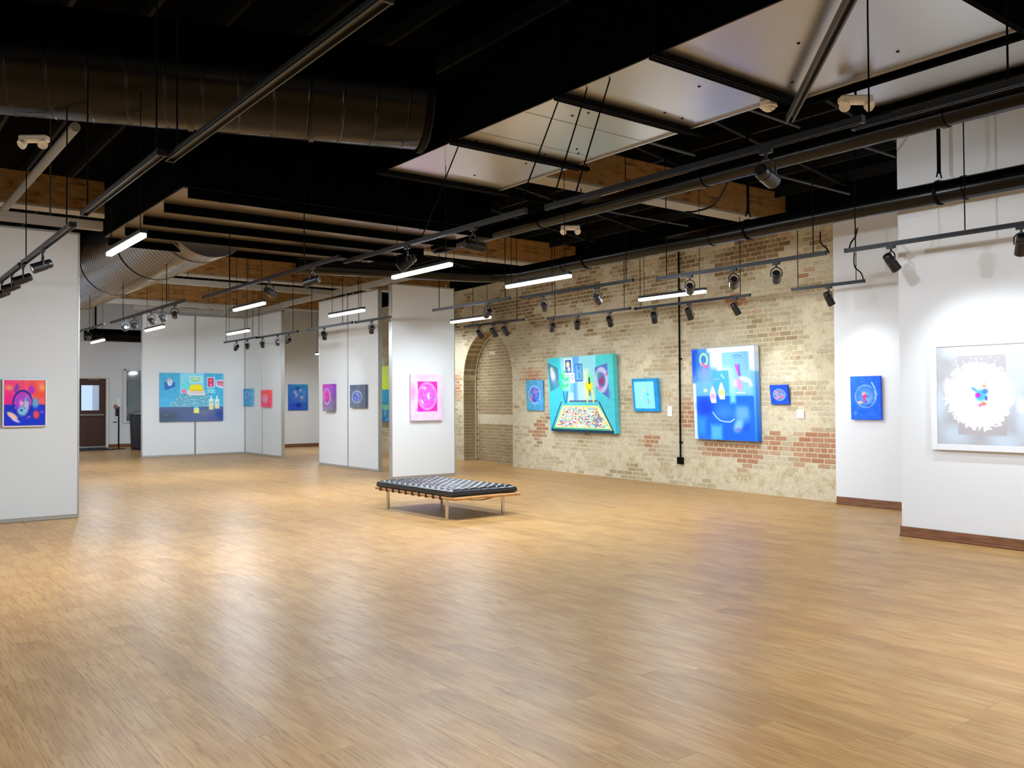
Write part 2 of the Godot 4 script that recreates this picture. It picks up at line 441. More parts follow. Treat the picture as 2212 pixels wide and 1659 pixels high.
func art_room() -> StandardMaterial3D:
	canvas(420, 430, "3fcbd6", "4cc0b8", "46c4dc", "4ec6d8", 71, 0.04)
	# back wall
	poly([0.2, 0, 0.76, 0, 0.73, 0.6, 0.28, 0.6], "8fd6dc"); rect(0.4, 0, 0.5, 0.6, "5a9ee0", 0.9, 0.02); rect(0.3, 0.35, 0.4, 0.6, "6fb4f0", 0.8, 0.02); rect(0.46, 0.3, 0.58, 0.6, "b8dcf4", 0.85, 0.03)
	rect(0.57, 0.18, 0.64, 0.55, "f0f0b8", 0.8, 0.04); rect(0.63, 0.25, 0.7, 0.4, "7ee8a0", 0.8, 0.03); rect(0.24, 0.2, 0.35, 0.6, "a8ead0", 0.8, 0.03); rect(0.3, 0.48, 0.4, 0.6, "c8dcf0", 0.9, 0.02)
	rect(0.33, 0.58, 0.76, 0.62, "5a5f74", 1.0)
	# floor
	poly([0.2, 0.6, 0.78, 0.6, 1.0, 1, 0.02, 1], "58c4cc"); poly([0.22, 0.65, 0.77, 0.65, 0.97, 0.96, 0.07, 0.96], "e9f28c"); poly([0.24, 0.67, 0.755, 0.67, 0.93, 0.935, 0.1, 0.935], "e6eed6")
	rng.seed = 72
	var tones := ["e23a3a", "f0a020", "f4e040", "2a3a8c", "1c1c30", "48b8a0", "e868a0", "7ab0e8", "e0e070", "f6f4ea", "5ac8d8", "c0e8a0", "e88060", "6a78c8", "f6f4ea", "f6f4ea"]
	for r in 16:
		var fy := lerpf(0.68, 0.925, r / 15.0)
		var l := lerpf(0.245, 0.11, r / 15.0); var q := lerpf(0.75, 0.92, r / 15.0)
		for k in 26:
			var cx := lerpf(l, q, (k + 0.5) / 26.0)
			var sz := (q - l) / 26.0 * 0.42
			rect(cx - sz, fy - 0.0062, cx + sz, fy + 0.0062, tones[rng.randi() % tones.size()], 0.95, 0.002)
	line([0.2, 0.6, 0.02, 0.98], 0.008, "1d5060"); line([0.78, 0.6, 0.97, 0.98], 0.009, "1c3f55"); rect(0.02, 0.965, 0.97, 1, "1f3a4c", 1.0); rect(0.05, 0.945, 0.93, 0.965, "3aa890", 0.9)
	# pictures within the picture
	rect(0.27, 0.02, 0.405, 0.23, "dcecf4", 1.0); rect(0.29, 0.04, 0.385, 0.21, "3a56a0", 1.0); blob(0.33, 0.1, 0.035, 0.05, "f0e2a0", 0.95, 0.5); blob(0.345, 0.165, 0.03, 0.04, "e4e4f0", 0.9, 0.6)
	rect(0.44, 0.1, 0.555, 0.33, "2f6fae", 1.0); rect(0.45, 0.115, 0.545, 0.315, "6aaede", 1.0); blob(0.495, 0.15, 0.02, 0.04, "3a78c4", 0.9, 0.6); line([0.5, 0.22, 0.51, 0.29], 0.006, "44607a")
	rect(0.36, 0.22, 0.435, 0.35, "e8ecd8", 1.0); blob(0.4, 0.27, 0.025, 0.03, "9a9ac8", 0.8, 0.5, 0, 0.3)
	poly([0.0, 0.06, 0.17, 0.14, 0.18, 0.38, 0.03, 0.46], "4a7890", 0.85); blob(0.08, 0.24, 0.05, 0.12, "e8dce4", 0.9, 0.6, -10); blob(0.06, 0.15, 0.03, 0.04, "f0e0a0", 0.8, 0.7); blob(0.12, 0.35, 0.08, 0.08, "5aa0c0", 0.7, 0.8)
	poly([0.74, 0.16, 0.92, 0.11, 0.93, 0.56, 0.75, 0.43], "5a62b0", 0.9); blob(0.83, 0.32, 0.075, 0.13, "c8c4d8", 0.85, 0.5, 0, 0.35); blob(0.83, 0.33, 0.04, 0.07, "a03048", 0.85, 0.6); blob(0.8, 0.26, 0.04, 0.06, "4a8a98", 0.8, 0.6); blob(0.8, 0.42, 0.04, 0.04, "b06aa0", 0.7, 0.7); blob(0.9, 0.25, 0.02, 0.02, "d04870", 0.8, 0.7); blob(0.93, 0.5, 0.03, 0.09, "5a8ac0", 0.6, 0.8)
	# plant and vase, yellow chair
	for b in [[0.22, 0.24, 40], [0.28, 0.19, -30], [0.19, 0.34, 60], [0.3, 0.3, -40], [0.24, 0.38, 0], [0.2, 0.42, 50], [0.3, 0.38, -50], [0.25, 0.28, 10]]: blob(b[0], b[1], 0.045, 0.018, "35d878", 0.9, 0.4, b[2])
	line([0.25, 0.45, 0.25, 0.22], 0.006, "58e070"); poly([0.21, 0.45, 0.33, 0.45, 0.3, 0.63, 0.24, 0.63], "49b6d0"); line([0.24, 0.47, 0.265, 0.61], 0.008, "226a8c"); line([0.3, 0.47, 0.28, 0.61], 0.008, "226a8c")
	rect(0.59, 0.35, 0.7, 0.43, "f2e22e", 1.0, 0.008); rect(0.615, 0.42, 0.69, 0.47, "f0dc3c", 1.0, 0.006); line([0.615, 0.45, 0.61, 0.6], 0.012, "f0e488"); line([0.69, 0.45, 0.7, 0.6], 0.012, "f0e488"); line([0.65, 0.29, 0.65, 0.36], 0.012, "2c3a3c"); rect(0.635, 0.44, 0.665, 0.52, "7c8a50", 0.9)
	return done()
func art_bottles() -> StandardMaterial3D:
	canvas(340, 400, "4e9af0", "8cc0f6", "1462ee", "1c74f0", 81, 0.06)
	rect(0.0, 0.0, 0.1, 0.3, "1248d8", 0.95, 0.04); rect(0.26, 0, 1, 0.06, "f0f2f4", 1.0, 0.02); rect(0.28, 0, 0.5, 0.22, "dfe6f2", 0.95, 0.05); rect(0.42, 0.02, 0.52, 0.3, "f0f4f8", 0.9, 0.03)
	rect(0.92, 0.02, 1, 0.26, "f2f4f4", 1.0, 0.03); rect(0, 0.38, 0.06, 1, "e6e9ee", 1.0, 0.02); rect(0, 0.96, 0.4, 1, "dfe4ea", 1.0, 0.02)
	rect(0.06, 0.05, 0.3, 0.36, "2f7fe4", 0.75, 0.03); blob(0.2, 0.3, 0.2, 0.14, "8ab0ee", 0.8, 0.8)
	rect(0.5, 0.06, 0.9, 0.28, "7db8f4", 1.0); rect(0.5, 0.26, 0.96, 0.52, "86c2f4", 0.9, 0.05); blob(0.56, 0.27, 0.12, 0.08, "d8ecf8", 0.8, 0.9)
	rect(0.34, 0.25, 0.6, 0.5, "4ca8e4", 1.0); rect(0.06, 0.36, 0.34, 0.53, "74baf0", 0.85, 0.03)
	rect(0.06, 0.525, 0.97, 1.0, "1463f0", 0.9); blob(0.2, 0.64, 0.18, 0.12, "0c3fe0", 0.9, 0.8); blob(0.5, 0.7, 0.2, 0.1, "4088f8", 0.8, 0.9); blob(0.78, 0.72, 0.16, 0.12, "5aa0f4", 0.8, 0.8)
	rect(0.06, 0.76, 0.2, 0.95, "3aa8d4", 0.7, 0.06); rect(0.28, 0.84, 0.46, 1.0, "5cc0f4", 0.85, 0.04); rect(0.62, 0.82, 0.9, 0.9, "1a58dc", 0.9, 0.015); blob(0.72, 0.84, 0.08, 0.1, "9ad4f4", 0.8, 0.7, 40); blob(0.72, 0.88, 0.05, 0.02, "7a5ad0", 0.7, 0.7); rect(0.7, 0.64, 0.88, 0.76, "6fb0f4", 0.6, 0.03)
	blob(0.2, 0.12, 0.06, 0.06, "b4e8b0", 0.95, 0.5, 0, 0.35); line([0.17, 0.16, 0.21, 0.19, 0.26, 0.2], 0.02, "ff5a9a", 0.85); blob(0.2, 0.23, 0.04, 0.04, "c08ad8", 0.6, 0.8); line([0.1, 0.2, 0.07, 0.27, 0.07, 0.36], 0.008, "3a80dc", 0.8)
	line([0.72, 0.2, 0.74, 0.24, 0.76, 0.3], 0.025, "d848f0", 0.9); line([0.76, 0.2, 0.77, 0.3], 0.02, "6a58f0", 0.8); blob(0.76, 0.4, 0.045, 0.08, "ff8ac0", 0.9, 0.5, -15); blob(0.7, 0.39, 0.04, 0.05, "ffc0d8", 0.8, 0.7); blob(0.85, 0.35, 0.1, 0.03, "f6e0d8", 0.9, 0.6, 15); blob(0.93, 0.4, 0.05, 0.03, "e8d4ea", 0.7, 0.7, 50)
	line([0.66, 0.1, 0.72, 0.09, 0.78, 0.1, 0.8, 0.11], 0.006, "4a78c0", 0.7); line([0.68, 0.12, 0.76, 0.12], 0.004, "4a78c0", 0.6)
	blob(0.21, 0.46, 0.04, 0.025, "d8f4a0", 0.9, 0.6); line([0.36, 0.34, 0.44, 0.34], 0.008, "c0b4e8", 0.6); line([0.48, 0.29, 0.52, 0.33], 0.012, "d8e0f4", 0.7); line([0.7, 0.49, 0.84, 0.49], 0.01, "e6ecf8", 0.85)
	for b in [[0.335, 0.42, "f0d8f0", "f49ad8", 0.6], [0.475, 0.38, "e4eef6", "f4f060", 0.56]]:
		poly([b[0] - 0.012, b[1], b[0] + 0.012, b[1], b[0] + 0.05, b[1] + 0.08, b[0] + 0.05, b[4], b[0] - 0.03, b[4], b[0] - 0.05, b[4] - 0.05, b[0] - 0.05, b[1] + 0.08], b[2]); rect(b[0] - 0.035, b[1] + 0.08, b[0] + 0.035, b[4] - 0.05, b[3], 0.95, 0.015)
	rect(0.61, 0.46, 0.695, 0.6, "7ad4f0", 0.9, 0.03); rect(0.62, 0.3, 0.68, 0.5, "bcdcf4", 0.6, 0.03)
	line([0.32, 0.7, 0.37, 0.75, 0.44, 0.79, 0.52, 0.8, 0.6, 0.8, 0.66, 0.77], 0.008, "bce0fa", 0.95)
	return done()
func art_pink() -> StandardMaterial3D:
	canvas(200, 280, "ecd4ee", "f0c8e8", "d4c8f0", "e8c4ec", 91, 0.08)
	blob(0.4, 0.06, 0.4, 0.1, "ffb4dc", 0.8, 0.8); blob(0.05, 0.4, 0.12, 0.25, "ff90d0", 0.8, 0.8); blob(0.97, 0.6, 0.06, 0.3, "e0a8e0", 0.7, 0.8)
	rect(0.2, 0.155, 0.83, 0.8, "f82fa6", 1.0, 0.006); blob(0.3, 0.76, 0.16, 0.06, "fa20d0", 0.9, 0.8); blob(0.5, 0.76, 0.15, 0.05, "e022d4", 0.8, 0.8)
	blob(0.5, 0.47, 0.3, 0.29, "f26ae4", 0.9, 0.4); blob(0.5, 0.47, 0.29, 0.28, "ff9ee6", 0.8, 0.6, 0, 0.14); blob(0.46, 0.46, 0.2, 0.2, "c060f0", 0.7, 0.7)
	blob(0.4, 0.3, 0.08, 0.05, "f0c8fa", 0.9, 0.6); blob(0.54, 0.48, 0.04, 0.09, "f8e2fc", 0.95, 0.6, -8); blob(0.33, 0.58, 0.04, 0.09, "fdeafc", 0.95, 0.6, -25); blob(0.66, 0.52, 0.07, 0.06, "a078f8", 0.9, 0.6); blob(0.38, 0.4, 0.06, 0.05, "dc28d4", 0.8, 0.7); blob(0.45, 0.62, 0.06, 0.05, "c850e8", 0.8, 0.7)
	strokes(26, 0.28, 0.28, 0.74, 0.68, ["ffc8f4", "b450ec", "f040d0", "e8b0fc"], 0.05, 0.5, 92)
	return done()
func art_orb(bg: Array, ring: String, core: Array, sd: int, cx := 0.5, cy := 0.48, r := 0.3) -> StandardMaterial3D:
	canvas(150, 190, bg[0], bg[1], bg[2], bg[3], sd, 0.12)
	blob(cx, cy, r, r * 0.85, ring, 0.75, 0.4); blob(cx, cy, r, r * 0.85, "b8d8ff", 0.55, 0.6, 0, 0.16)
	strokes(34, cx - r * 0.7, cy - r * 0.6, cx + r * 0.7, cy + r * 0.6, core, r * 0.24, 0.75, sd + 1)
	return done()
func art_frame_in_blue() -> StandardMaterial3D:
	canvas(170, 190, "1d8ec4", "1c8cc8", "1f96cc", "2492d8", 111, 0.08)
	rect(0.08, 0.09, 0.86, 0.91, "8fe2ea", 1.0, 0.008); blob(0.55, 0.5, 0.16, 0.2, "86ecf8", 0.9, 0.8)
	blob(0.45, 0.32, 0.06, 0.05, "f0bcc4", 0.85, 0.6); blob(0.48, 0.38, 0.07, 0.03, "b8ec9c", 0.85, 0.6, 10); blob(0.36, 0.52, 0.04, 0.13, "c8d8e8", 0.85, 0.6, 6); blob(0.58, 0.34, 0.04, 0.06, "b0b8d0", 0.7, 0.7); blob(0.6, 0.47, 0.03, 0.06, "3aa8b4", 0.85, 0.6, -25); blob(0.62, 0.68, 0.03, 0.09, "b4b0d8", 0.9, 0.6, -12); line([0.585, 0.6, 0.6, 0.76], 0.008, "6a88a0", 0.7)
	return done()
func art_burst() -> StandardMaterial3D:
	canvas(360, 400, "b4b2b0", "cfd6dc", "b2b2b0", "b8b4b8", 121, 0.04)
	for b in [[0.3, 0.05, 0.3, 0.1], [0.03, 0.6, 0.12, 0.25], [0.2, 0.9, 0.25, 0.15], [0.85, 0.4, 0.15, 0.3], [0.75, 0.95, 0.25, 0.1], [0.6, 0.06, 0.3, 0.1], [0.95, 0.75, 0.1, 0.2]]: blob(b[0], b[1], b[2], b[3], "cddbe8", 0.85, 0.9)
	rect(0.24, 0.1, 0.78, 0.9, "b9b3b4", 1.0, 0.004)
	blob(0.48, 0.5, 0.36, 0.33, "f7f6f5", 1.0, 0.12)
	rng.seed = 122
	for i in 260:
		var a := rng.randf() * TAU
		var d := rng.randf_range(0.86, 1.08)
		blob(0.48 + cos(a) * 0.36 * d, 0.5 + sin(a) * 0.32 * d, rng.randf_range(0.008, 0.04), rng.randf_range(0.006, 0.025), "f8f7f6", 0.85, 0.5, rng.randf_range(0, 180))
	for i in 60: blob(rng.randf_range(0.18, 0.7), rng.randf_range(0.12, 0.34), rng.randf_range(0.006, 0.025), rng.randf_range(0.005, 0.016), ["aab0b6", "eef0f2", "c8ccd0"][rng.randi() % 3], 0.6, 0.5)
	blob(0.93, 0.6, 0.06, 0.1, "f2f2f2", 0.8, 0.8); blob(0.12, 0.4, 0.06, 0.1, "eef2f6", 0.8, 0.8)
	blob(0.6, 0.42, 0.1, 0.09, "cfe8f0", 0.8, 0.9); blob(0.5, 0.5, 0.075, 0.07, "3cc0e8", 0.95, 0.5); blob(0.47, 0.5, 0.035, 0.03, "e428c8", 0.95, 0.5); blob(0.55, 0.46, 0.04, 0.03, "4a7ae0", 0.9, 0.6); blob(0.43, 0.44, 0.05, 0.014, "3aa0c4", 0.9, 0.5, 35); blob(0.54, 0.41, 0.03, 0.02, "ff9a7a", 0.9, 0.6); blob(0.56, 0.36, 0.02, 0.03, "d8a8f0", 0.7, 0.7); blob(0.53, 0.585, 0.04, 0.025, "ff7a5a", 0.9, 0.6); blob(0.49, 0.6, 0.025, 0.02, "d860f0", 0.85, 0.6); blob(0.56, 0.53, 0.02, 0.03, "5a3ac0", 0.8, 0.6)
	return done()
func art_blue_figure() -> StandardMaterial3D:
	canvas(170, 240, "2f7ae8", "1a5cf0", "1f6cf0", "1c66f2", 131, 0.14)
	blob(0.5, 0.46, 0.36, 0.26, "5c98f0", 0.8, 0.5); blob(0.5, 0.46, 0.34, 0.25, "8fb8f4", 0.7, 0.6, 0, 0.12); blob(0.55, 0.5, 0.2, 0.16, "7eb4f4", 0.8, 0.7)
	line([0.72, 0.15, 0.82, 0.28, 0.86, 0.42, 0.82, 0.54], 0.035, "a8d4c8", 0.8); blob(0.45, 0.4, 0.08, 0.05, "f6a890", 0.95, 0.5); blob(0.47, 0.47, 0.08, 0.07, "e83880", 0.95, 0.5); blob(0.43, 0.42, 0.03, 0.02, "ffe8f0", 0.9, 0.6); blob(0.55, 0.45, 0.02, 0.03, "7a1860", 0.9, 0.6); blob(0.46, 0.56, 0.06, 0.05, "c850a8", 0.9, 0.6); blob(0.32, 0.6, 0.11, 0.04, "ecc0b0", 0.95, 0.5); blob(0.52, 0.59, 0.03, 0.04, "4a30a0", 0.8, 0.6); blob(0.6, 0.67, 0.13, 0.03, "1a5aa8", 0.8, 0.7, -15); blob(0.15, 0.85, 0.06, 0.07, "5aa4f8", 0.8, 0.7)
	strokes(30, 0, 0, 1, 1, ["0f54f0", "3a8cf8", "1a60e0"], 0.08, 0.35, 132)
	return done()
func art_flowers() -> StandardMaterial3D:
	canvas(180, 240, "2a86d4", "3aa4dc", "2f55c8", "2a62c4", 141, 0.14)
	blob(0.2, 0.85, 0.3, 0.2, "2f50d0", 0.8, 0.8); blob(0.5, 0.8, 0.2, 0.1, "1a2a9c", 0.9, 0.7); blob(0.5, 0.15, 0.2, 0.08, "1d3fa4", 0.8, 0.8)
	for b in [[0.33, 0.3], [0.6, 0.22], [0.4, 0.4], [0.68, 0.5]]: blob(b[0], b[1], 0.11, 0.09, "c4b8e4", 0.85, 0.7)
	blob(0.35, 0.55, 0.08, 0.06, "7a4a88", 0.8, 0.7); blob(0.72, 0.58, 0.06, 0.09, "a88aa0", 0.8, 0.7); blob(0.8, 0.35, 0.1, 0.04, "7ac8d8", 0.8, 0.7, -40); strokes(30, 0.2, 0.2, 0.85, 0.7, ["6aa8e8", "e0d0f0", "b070a8", "4a70d8"], 0.06, 0.55, 142)
	return done()
func art_yellow() -> StandardMaterial3D:
	canvas(120, 260, "c8e830", "d4ec20", "2a9ac4", "1f86b8", 151, 0.1)
	rect(0, 0, 1, 0.42, "d2e824", 1.0, 0.01); rect(0, 0.42, 1, 0.66, "1f9ac0", 1.0, 0.01); rect(0, 0.66, 1, 1, "1c6ea8", 1.0, 0.02); rect(0.6, 0.68, 1, 0.78, "7cc888", 0.9, 0.02); blob(0.2, 0.72, 0.2, 0.06, "2a4a78", 0.9, 0.6); strokes(12, 0, 0.75, 1, 1, ["8ad0e0", "204870", "3aa0c8"], 0.12, 0.5, 152)
	return done()

# ------------------------------------------------------------------ things on walls
func painting(called: String, label: String, o: Vector3, right: Vector3, n: Vector3, size: Vector2, depth: float, lean: float, m: Material, edge: Material = null, border := 0.0, group := "") -> Node3D:
	# o: middle of the picture's back on the wall; right: to the right as one faces the wall; lean: how far the top stands out, degrees
	var t := thing(called, label, "painting", group, o)
	var b := Basis(right, Vector3.UP, n)
	t.basis = Basis(right, deg_to_rad(lean)) * b
	t.position += n * (0.012 + sin(deg_to_rad(absf(lean))) * size.y * 0.5)
	var w := size.x / 2 - border; var h := size.y / 2 - border
	var st := S()
	var z := depth
	quad(st, Vector3(-w, h, z), Vector3(w, h, z), Vector3(w, -h, z), Vector3(-w, -h, z), Vector3.BACK, [Vector2(0, 0), Vector2(1, 0), Vector2(1, 1), Vector2(0, 1)])
	var e := 0.006
	quad(st, Vector3(-w, h, 0), Vector3(-w, h, z), Vector3(-w, -h, z), Vector3(-w, -h, 0), Vector3.LEFT, [Vector2(e, 0), Vector2(e, 0), Vector2(e, 1), Vector2(e, 1)])
	quad(st, Vector3(w, h, z), Vector3(w, h, 0), Vector3(w, -h, 0), Vector3(w, -h, z), Vector3.RIGHT, [Vector2(1 - e, 0), Vector2(1 - e, 0), Vector2(1 - e, 1), Vector2(1 - e, 1)])
	quad(st, Vector3(-w, h, 0), Vector3(w, h, 0), Vector3(w, h, z), Vector3(-w, h, z), Vector3.UP, [Vector2(0, e), Vector2(1, e), Vector2(1, e), Vector2(0, e)])
	quad(st, Vector3(-w, -h, z), Vector3(w, -h, z), Vector3(w, -h, 0), Vector3(-w, -h, 0), Vector3.DOWN, [Vector2(0, 1 - e), Vector2(1, 1 - e), Vector2(1, 1 - e), Vector2(0, 1 - e)])
	quad(st, Vector3(-w, h, 0), Vector3(w, h, 0), Vector3(w, -h, 0), Vector3(-w, -h, 0), Vector3.FORWARD, [Vector2(0.5, 0.5), Vector2(0.5, 0.5), Vector2(0.5, 0.5), Vector2(0.5, 0.5)])
	part(t, "canvas", st.commit(), m)
	if border > 0.0:
		var fs := S()
		var fd := depth + 0.012
		for s in [-1.0, 1.0]:
			box(fs, Vector3(s * (w + border / 2 + 0.001), 0, fd / 2), Vector3(border, size.y + 0.002, fd), Basis.IDENTITY, 0.004)
			box(fs, Vector3(0, s * (h + border / 2 + 0.001), fd / 2), Vector3(w * 2, border, fd), Basis.IDENTITY, 0.004)
		part(t, "frame", fs.commit(), edge)
	return t
func tag_card(label: String, o: Vector3, right: Vector3, n: Vector3, size: Vector2) -> void:
	var t := thing("wall_label", label, "label", "", o)
	t.basis = Basis(right, Vector3.UP, n)
	part(t, "card", boxm(Vector3(0, 0, 0.014), Vector3(size.x, size.y, 0.006), Basis.IDENTITY, 0.001), M.paper)

# ------------------------------------------------------------------ lights
func track(label: String, x0: float, x1: float, z: float, h: float, rods: Array, wide := 0.036) -> void:
	var a := Vector3(x0, h, z); var b := Vector3(x1, h, z)
	var t := thing("lighting_track", label, "light track", "", a)
	var d := b - a
	var f := Basis(d.normalized(), Vector3.UP, d.normalized().cross(Vector3.UP))
	var l := d.length()
	var st := S()      # an open channel: back and two lips with a slot between
	box(st, f * Vector3(l / 2, 0.012, 0), Vector3(l, 0.024, wide), f, 0.002)
	for s in [-1.0, 1.0]: box(st, f * Vector3(l / 2, -0.008, s * (wide / 2 - 0.004)), Vector3(l, 0.017, 0.008), f, 0.001)
	var rl := part(t, "rail", st.commit(), M.head)
	part(rl, "end_cap", boxm(f * Vector3(-0.006, 0.004, 0), Vector3(0.014, 0.045, wide + 0.006), f, 0.002), M.head)
	part(rl, "end_cap", boxm(f * Vector3(l + 0.006, 0.004, 0), Vector3(0.014, 0.045, wide + 0.006), f, 0.002), M.head)
	for r in rods:
		var p: Vector3 = d * r
		var hang := Vector3(p.x, top_for(a.x + p.x, a.z + p.z) - h, p.z)
		if a.x + p.x > -8.3 and a.x + p.x < -2.5 and z > -4.68 and z < -4.2: hang = Vector3(p.x, 3.999 - h, -4.74 - z)      # to the edge of the duct
		part(t, "hanger_rod", rodm(p + Vector3(0, 0.02, 0), hang, 0.006, 6), M.black)
func cord(parent: Node3D, pts: Array, r := 0.006) -> void:
	part(parent, "power_cord", tubem(curve(pts, 6), r, 6), M.black)
func head(label: String, group: String, at: Vector3, target: Vector3, energy := 1.0, angle := 34.0) -> void:
	# at: on the underside of the track
	var t := thing("track_spotlight", label, "spotlight", group, at)
	var pivot := Vector3(0, -0.155, 0)
	var dir := (target - (at + pivot)).normalized()
	var st := S()
	box(st, Vector3(0, -0.012, 0), Vector3(0.085, 0.03, 0.034), Basis.IDENTITY, 0.003)
	rod(st, Vector3(0, -0.02, 0), Vector3(0, -0.06, 0), 0.011, 8)
	part(t, "track_adapter", st.commit(), M.head)
	var side := dir.cross(Vector3.UP).normalized()
	var ys := S()
	tube(ys, curve([pivot + side * 0.056, pivot + side * 0.056 + Vector3(0, 0.06, 0), Vector3(0, -0.06, 0) + side * 0.02, Vector3(0, -0.06, 0) - side * 0.02, pivot - side * 0.056 + Vector3(0, 0.06, 0), pivot - side * 0.056], 5), 0.007, 6)
	part(t, "yoke", ys.commit(), M.head)
	var c := S()
	lathe(c, pivot - dir * 0.09, dir, [[0.0, 0.0], [0.0, 0.03], [0.006, 0.04], [0.03, 0.046], [0.034, 0.043], [0.05, 0.043], [0.054, 0.047], [0.185, 0.05], [0.19, 0.05], [0.19, 0.044], [0.172, 0.042]], 18)
	var can := part(t, "can", c.commit(), M.head)
	var ln := S()
	lathe(ln, pivot + dir * 0.082, dir, [[0.0, 0.042], [0.008, 0.03], [0.011, 0.0]], 18)
	part(can, "lamp_lens", ln.commit(), M.lens)
	var s := SpotLight3D.new()
	s.name = "beam"
	t.add_child(s)
	s.position = pivot + dir * 0.104
	s.basis = Basis.looking_at(dir, Vector3.UP if absf(dir.y) < 0.98 else Vector3.RIGHT)
	s.light_energy = SPOT * energy
	s.light_color = WARM
	s.spot_angle = angle
	s.spot_angle_attenuation = 1.0
	s.spot_range = 40
	s.spot_attenuation = 2
	s.light_size = 0.035
	s.shadow_enabled = true
func pendant(label: String, x0: float, x1: float, z: float, h: float, group := "") -> void:
	var c := Vector3((x0 + x1) / 2, h, z)
	var t := thing("linear_pendant_light", label, "pendant light", group, c)
	var l := x1 - x0
	part(t, "housing", boxm(Vector3(0, 0.05, 0), Vector3(l, 0.035, 0.06), Basis.IDENTITY, 0.004), M.head)
	part(t, "light_diffuser", boxm(Vector3(0, 0.014, 0), Vector3(l - 0.004, 0.038, 0.054), Basis.IDENTITY, 0.006), M.led)
	for s in [-0.42, 0.42]: part(t, "cable", rodm(Vector3(s * l, 0.066, 0), Vector3(s * l, top_for(c.x + s * l, z) - h, 0), 0.004, 6), M.black)
	for side in [-1.0, 1.0]:      # the diffuser is round-edged and shines down and to both sides
		var a := AreaLight3D.new()
		a.name = "glow" if side < 0 else "glow_001"
		t.add_child(a)
		a.position = Vector3(0, -0.012, side * 0.022)
		a.rotation.x = -PI / 2 - side * deg_to_rad(22)
		a.area_size = Vector2(l, 0.04)
		a.area_normalize_energy = true
		a.light_energy = LED
		a.light_color = WARM
		a.area_range = 60
		a.shadow_enabled = true

func top_for(x: float, z: float) -> float:       # the underside of whatever hangs above a place
	if x < -9.55 and x > -13.1 and z > -7.0 and z < -2.9: return 3.8
	if x < -12.75 and absf(z + 4.26) < 0.64: return 4.26 - sqrt(0.645 * 0.645 - (z + 4.26) * (z + 4.26))
	if x > -8.3 and x < -2.5 and z > -6.17 and z < -4.68: return 4.0
	if x > -4.0 and z > -7.9 and z < -6.5: return 4.0
	if z > -4.6:
		var off := absf(x - lerpf(-9.6, -7.42, (z - 1.6) / -6.26)) * 0.945
		if off < 0.47 and z < 1.6: return 4.51 - sqrt(0.486 * 0.486 - off * off)
	return top_of(z)
func top_of(z: float) -> float:       # underside of the roof deck
	return 4.68 + 0.13 * (clampf(z, -12.5, -3.2) + 11.4)

# ================================================================== the scene
func _ready() -> void:
	rng.seed = 7
	cam = Camera3D.new()
	cam.position = eye
	cam.rotation_order = EULER_ORDER_YXZ
	cam.rotation = Vector3(0.0183066, 0.9158397, -0.00599803)
	cam.fov = rad_to_deg(2 * atan(HH / 2 / FOC))
	cam.near = 0.05
	cam.far = 200
	add_child(cam)
	cam.current = true
	var env := Environment.new()
	env.background_mode = Environment.BG_COLOR
	env.background_color = Color(0.74, 0.84, 0.98)
	env.background_energy_multiplier = 1.3
	env.tonemap_mode = Environment.TONE_MAPPER_LINEAR
	env.tonemap_exposure = 1.12
	env.sdfgi_enabled = true
	env.ssao_enabled = true
	env.ssil_enabled = true
	var we := WorldEnvironment.new()
	we.environment = env
	add_child(we)
	make_materials()
	build_floor()
	build_walls()
	build_brick()
	build_roof()
	build_partitions()
	build_art()
	build_bench()
	build_entrance()
	build_ducts()
	build_tracks()
	build_small()

# ------------------------------------------------------------------ floor
func build_floor() -> void:
	var f := struct("floor", "honey toned wood plank floor across the gallery")
	part(f, "slab", boxlh(Vector3(-33, -0.2, -13.5), Vector3(6.5, -0.011, 9)), mat("6a5236", 0.8))
	rng.seed = 11
	var list := []
	var wz := 0.184
	var row := 0
	var z := -13.2
	while z < 8.6:
		var x := -32.6 - rng.randf() * 1.2
		while x < 6.2:
			var c := Vector3(x + 0.61, 0, z + wz / 2)
			var q := cam.transform.affine_inverse() * c
			var vis := false
			if q.z < -1.0:
				var u := q.x / -q.z * FOC + W / 2
				var v := -q.y / -q.z * FOC + HH / 2
				vis = u > -60 and u < W + 60 and v < HH + 90
			list.append([c, rng.randi() % 8, rng.randf_range(-0.00025, 0.00025), eye.distance_to(c) if vis else 1000.0 + c.length()])
			x += 1.22
		z += wz
		row += 1
	list.sort_custom(func(a, b): return a[3] < b[3])
	var one_st := S()
	plank(one_st, Vector3.ZERO, wz, Vector2.ZERO)
	var one := one_st.commit()
	var st := S()
	for i in list.size():
		var e: Array = list[i]
		var p: Vector3 = e[0] + Vector3(0, e[2], 0)
		if i < 300:
			part(f, "plank", one, M.woods[e[1]]).position = p
		else:
			var c: Color = M.woodtints[e[1]]
			st.set_color(Color(pow(c.r, 2.2), pow(c.g, 2.2), pow(c.b, 2.2)))
			plank(st, p, wz, Vector2(fmod(i * 0.37, 1.0), fmod(i * 0.613, 1.0)))
	part(f, "planking", st.commit(), M.floor_stuff).set_meta("kind", "stuff")

